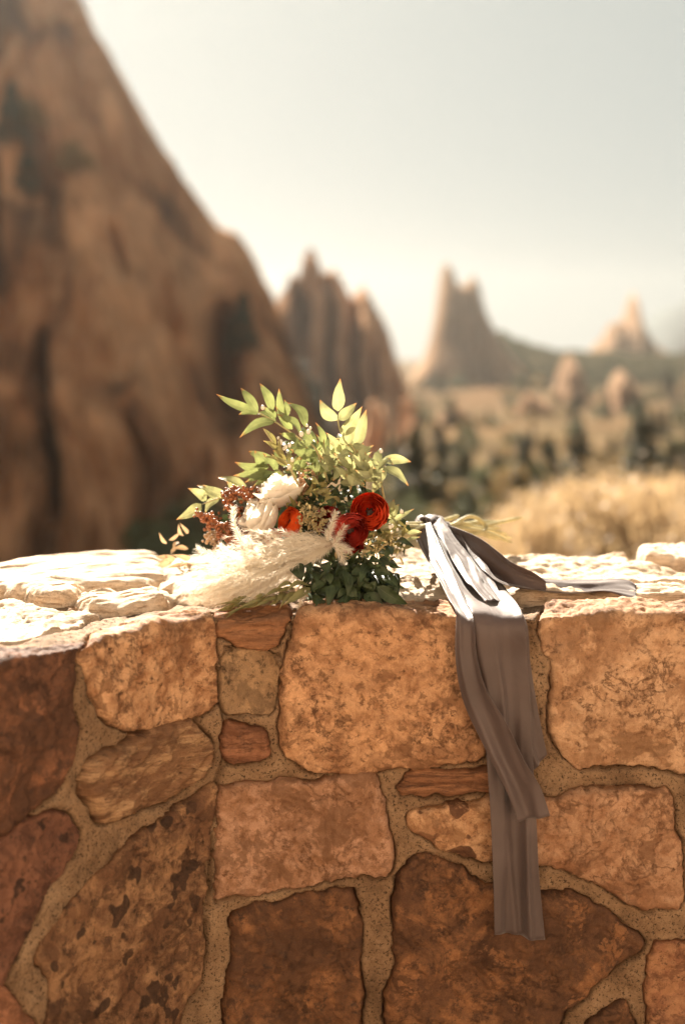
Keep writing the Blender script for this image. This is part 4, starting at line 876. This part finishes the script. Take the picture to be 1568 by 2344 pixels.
def make_tuft():
    root = empty('grass_tuft'); tag(root, 'rounded clump of golden backlit grass just beyond the wall at the right', 'grass', 'clumps of golden grass beyond the wall')
    mb = MB(); n = 900; a = rng.uniform(0, 6.3, n); q = np.abs(rng.normal(0, .6, n)).clip(0, 1.3); h = rng.uniform(.55, 1.0, n) * (1.05 - .35 * q)
    b = np.stack([.16 * q * np.cos(a), .16 * q * np.sin(a), 0 * a - .02], -1); tp = np.stack([.52 * q * np.cos(a), .52 * q * np.sin(a), h], -1) + rng.normal(size=(n, 3)) * .09; m = b * .45 + tp * .55 + np.array([0, 0, .08])
    s = np.stack([np.cos(a + 1.5), np.sin(a + 1.5), 0 * a], -1) * .009
    v = np.stack([b - s, b + s, m + s, m - s, tp], 1).reshape(-1, 3); o = np.arange(n)[:, None] * 5; mb.raw(v, np.concatenate([o + [0, 1, 2], o + [0, 2, 3], o + [3, 2, 4]]))
    k = rng.integers(0, n, 420); hd = tp[k] + rng.normal(size=(420, 3)) * .03; d = rng.normal(size=(420, 3)) * .02; e = rng.normal(size=(420, 3)) * .012
    mb.raw(np.stack([hd - d, hd + e, hd + d, hd - e], 1).reshape(-1, 3), np.arange(420)[:, None] * 4 + [0, 1, 2, 3])
    mb.build('blades', m_grass, root, smooth=False); return root
protos['tuft'] = make_tuft(); random.seed(5)
for i in range(56):
    u = random.uniform(1170, 1680); y = random.uniform(7.5, 15); tv = random.uniform(1085, 1215) + max(0, 1330 - u) * .28
    h = (1.25 - (tv - 800) / F * y) - float(ground_z((u - 784) / F * y, y))
    wh = 'nearest the ribbon stems' if u < 1290 else 'half way to the right edge' if u < 1440 else 'at the right edge'
    put('tuft', u, y, max(.35, h), 1.0, 'rounded clump of golden backlit grass beyond the wall, ' + wh, group='clumps of golden grass ' + wh)
fo = bpy.data.objects['rock_fin']; bpy.context.view_layer.update()
for kind, u, v, h, lab in [('yel', 64, 290, 1.9, 'sunlit straw shrub clinging to the huge slab, upper one of two'), ('yel', 172, 395, 2.2, 'sunlit straw shrub clinging to the huge slab, lower one of two'),
    ('con', 30, 330, 4.0, 'dark conifer growing on the huge slab at the left edge'), ('con', 55, 440, 3.4, 'lower dark conifer growing on the huge slab at the left edge'), ('con', 560, 800, 4.0, 'dark conifer on the lower right shoulder of the huge slab')]:
    d_ = (P(u, v, 1.0) - CAMV).normalized(); hit, loc, nn_, _ = fo.ray_cast(CAMV, d_)
    if hit: o = put(kind, u, 50, h, 1.2, lab); o.location = loc + Vector((0, .2, -.1 * h))
def blades(mb, n, us, ys_, hs, wd, lean=.25):
    y = np.exp(rng.uniform(math.log(ys_[0]), math.log(ys_[1]), n)); u = rng.uniform(us[0], us[1], n); x = (u - 784) / F * y
    cl = fbm(x * .8, y * .8, 3.1, 2); k = cl > -.25; x, y, cl = x[k], y[k], cl[k]; n = len(x); z = ground_z(x, y)
    h = rng.uniform(hs[0], hs[1], n) * (1 + .5 * cl); a = rng.uniform(0, 6.3, n); l = rng.uniform(.3, 1, n) * lean * h
    b = np.stack([x, y, z - .03], -1); m = b + np.stack([l * .3 * np.cos(a), l * .3 * np.sin(a), h * .55], -1); t = b + np.stack([l * np.cos(a), l * np.sin(a), h], -1)
    s = np.stack([np.cos(a + 1.3), np.sin(a + 1.3), 0 * a], -1) * wd
    v = np.stack([b - s, b + s, m + s * 1.2, m - s * 1.2, t], 1).reshape(-1, 3); o = np.arange(n)[:, None] * 5
    mb.raw(v, np.concatenate([o + [0, 1, 2], o + [0, 2, 3], o + [3, 2, 4]]))
gm = MB(); blades(gm, 12000, (1120, 1800), (6, 18), (.10, .32), .006)
tag(gm.build('golden_grass', m_grass), 'low dry grass between the golden clumps behind the wall at the right', 'grass', kind='stuff')
gm = MB(); blades(gm, 2500, (800, 1750), (70, 260), (.3, .8), .04)
tag(gm.build('hillside_grass', m_grass), 'sparse dry grass on the slopes beyond the wall', 'grass', kind='stuff')

# ------------------------------------------------------------------ haze
def haze_box(x0, x1, y0, y1, z0, z1):
    bm = bmesh.new(); bmesh.ops.create_cube(bm, size=1); me = bpy.data.meshes.new('haze'); bm.to_mesh(me); bm.free()
    o = link(bpy.data.objects.new('haze', me)); o.scale = (x1 - x0, y1 - y0, z1 - z0); o.location = ((x0 + x1) / 2, (y0 + y1) / 2, (z0 + z1) / 2)
    m = bpy.data.materials.new('haze'); m.use_nodes = True; n = m.node_tree.nodes; n.clear(); ou = n.new('ShaderNodeOutputMaterial'); v = n.new('ShaderNodeVolumePrincipled')
    v.inputs['Color'].default_value = (.95, .92, .86, 1); v.inputs['Density'].default_value = HAZE; v.inputs['Anisotropy'].default_value = .84
    m.node_tree.links.new(v.outputs[0], ou.inputs['Volume']); me.materials.append(m)
    tag(o, 'thin pale haze in the air between the wall and the rocks', 'haze', kind='stuff')
HAZE = .00016
if HAZE: haze_box(-1800, 1800, -410, 1800, -80, float(FT) + 10)
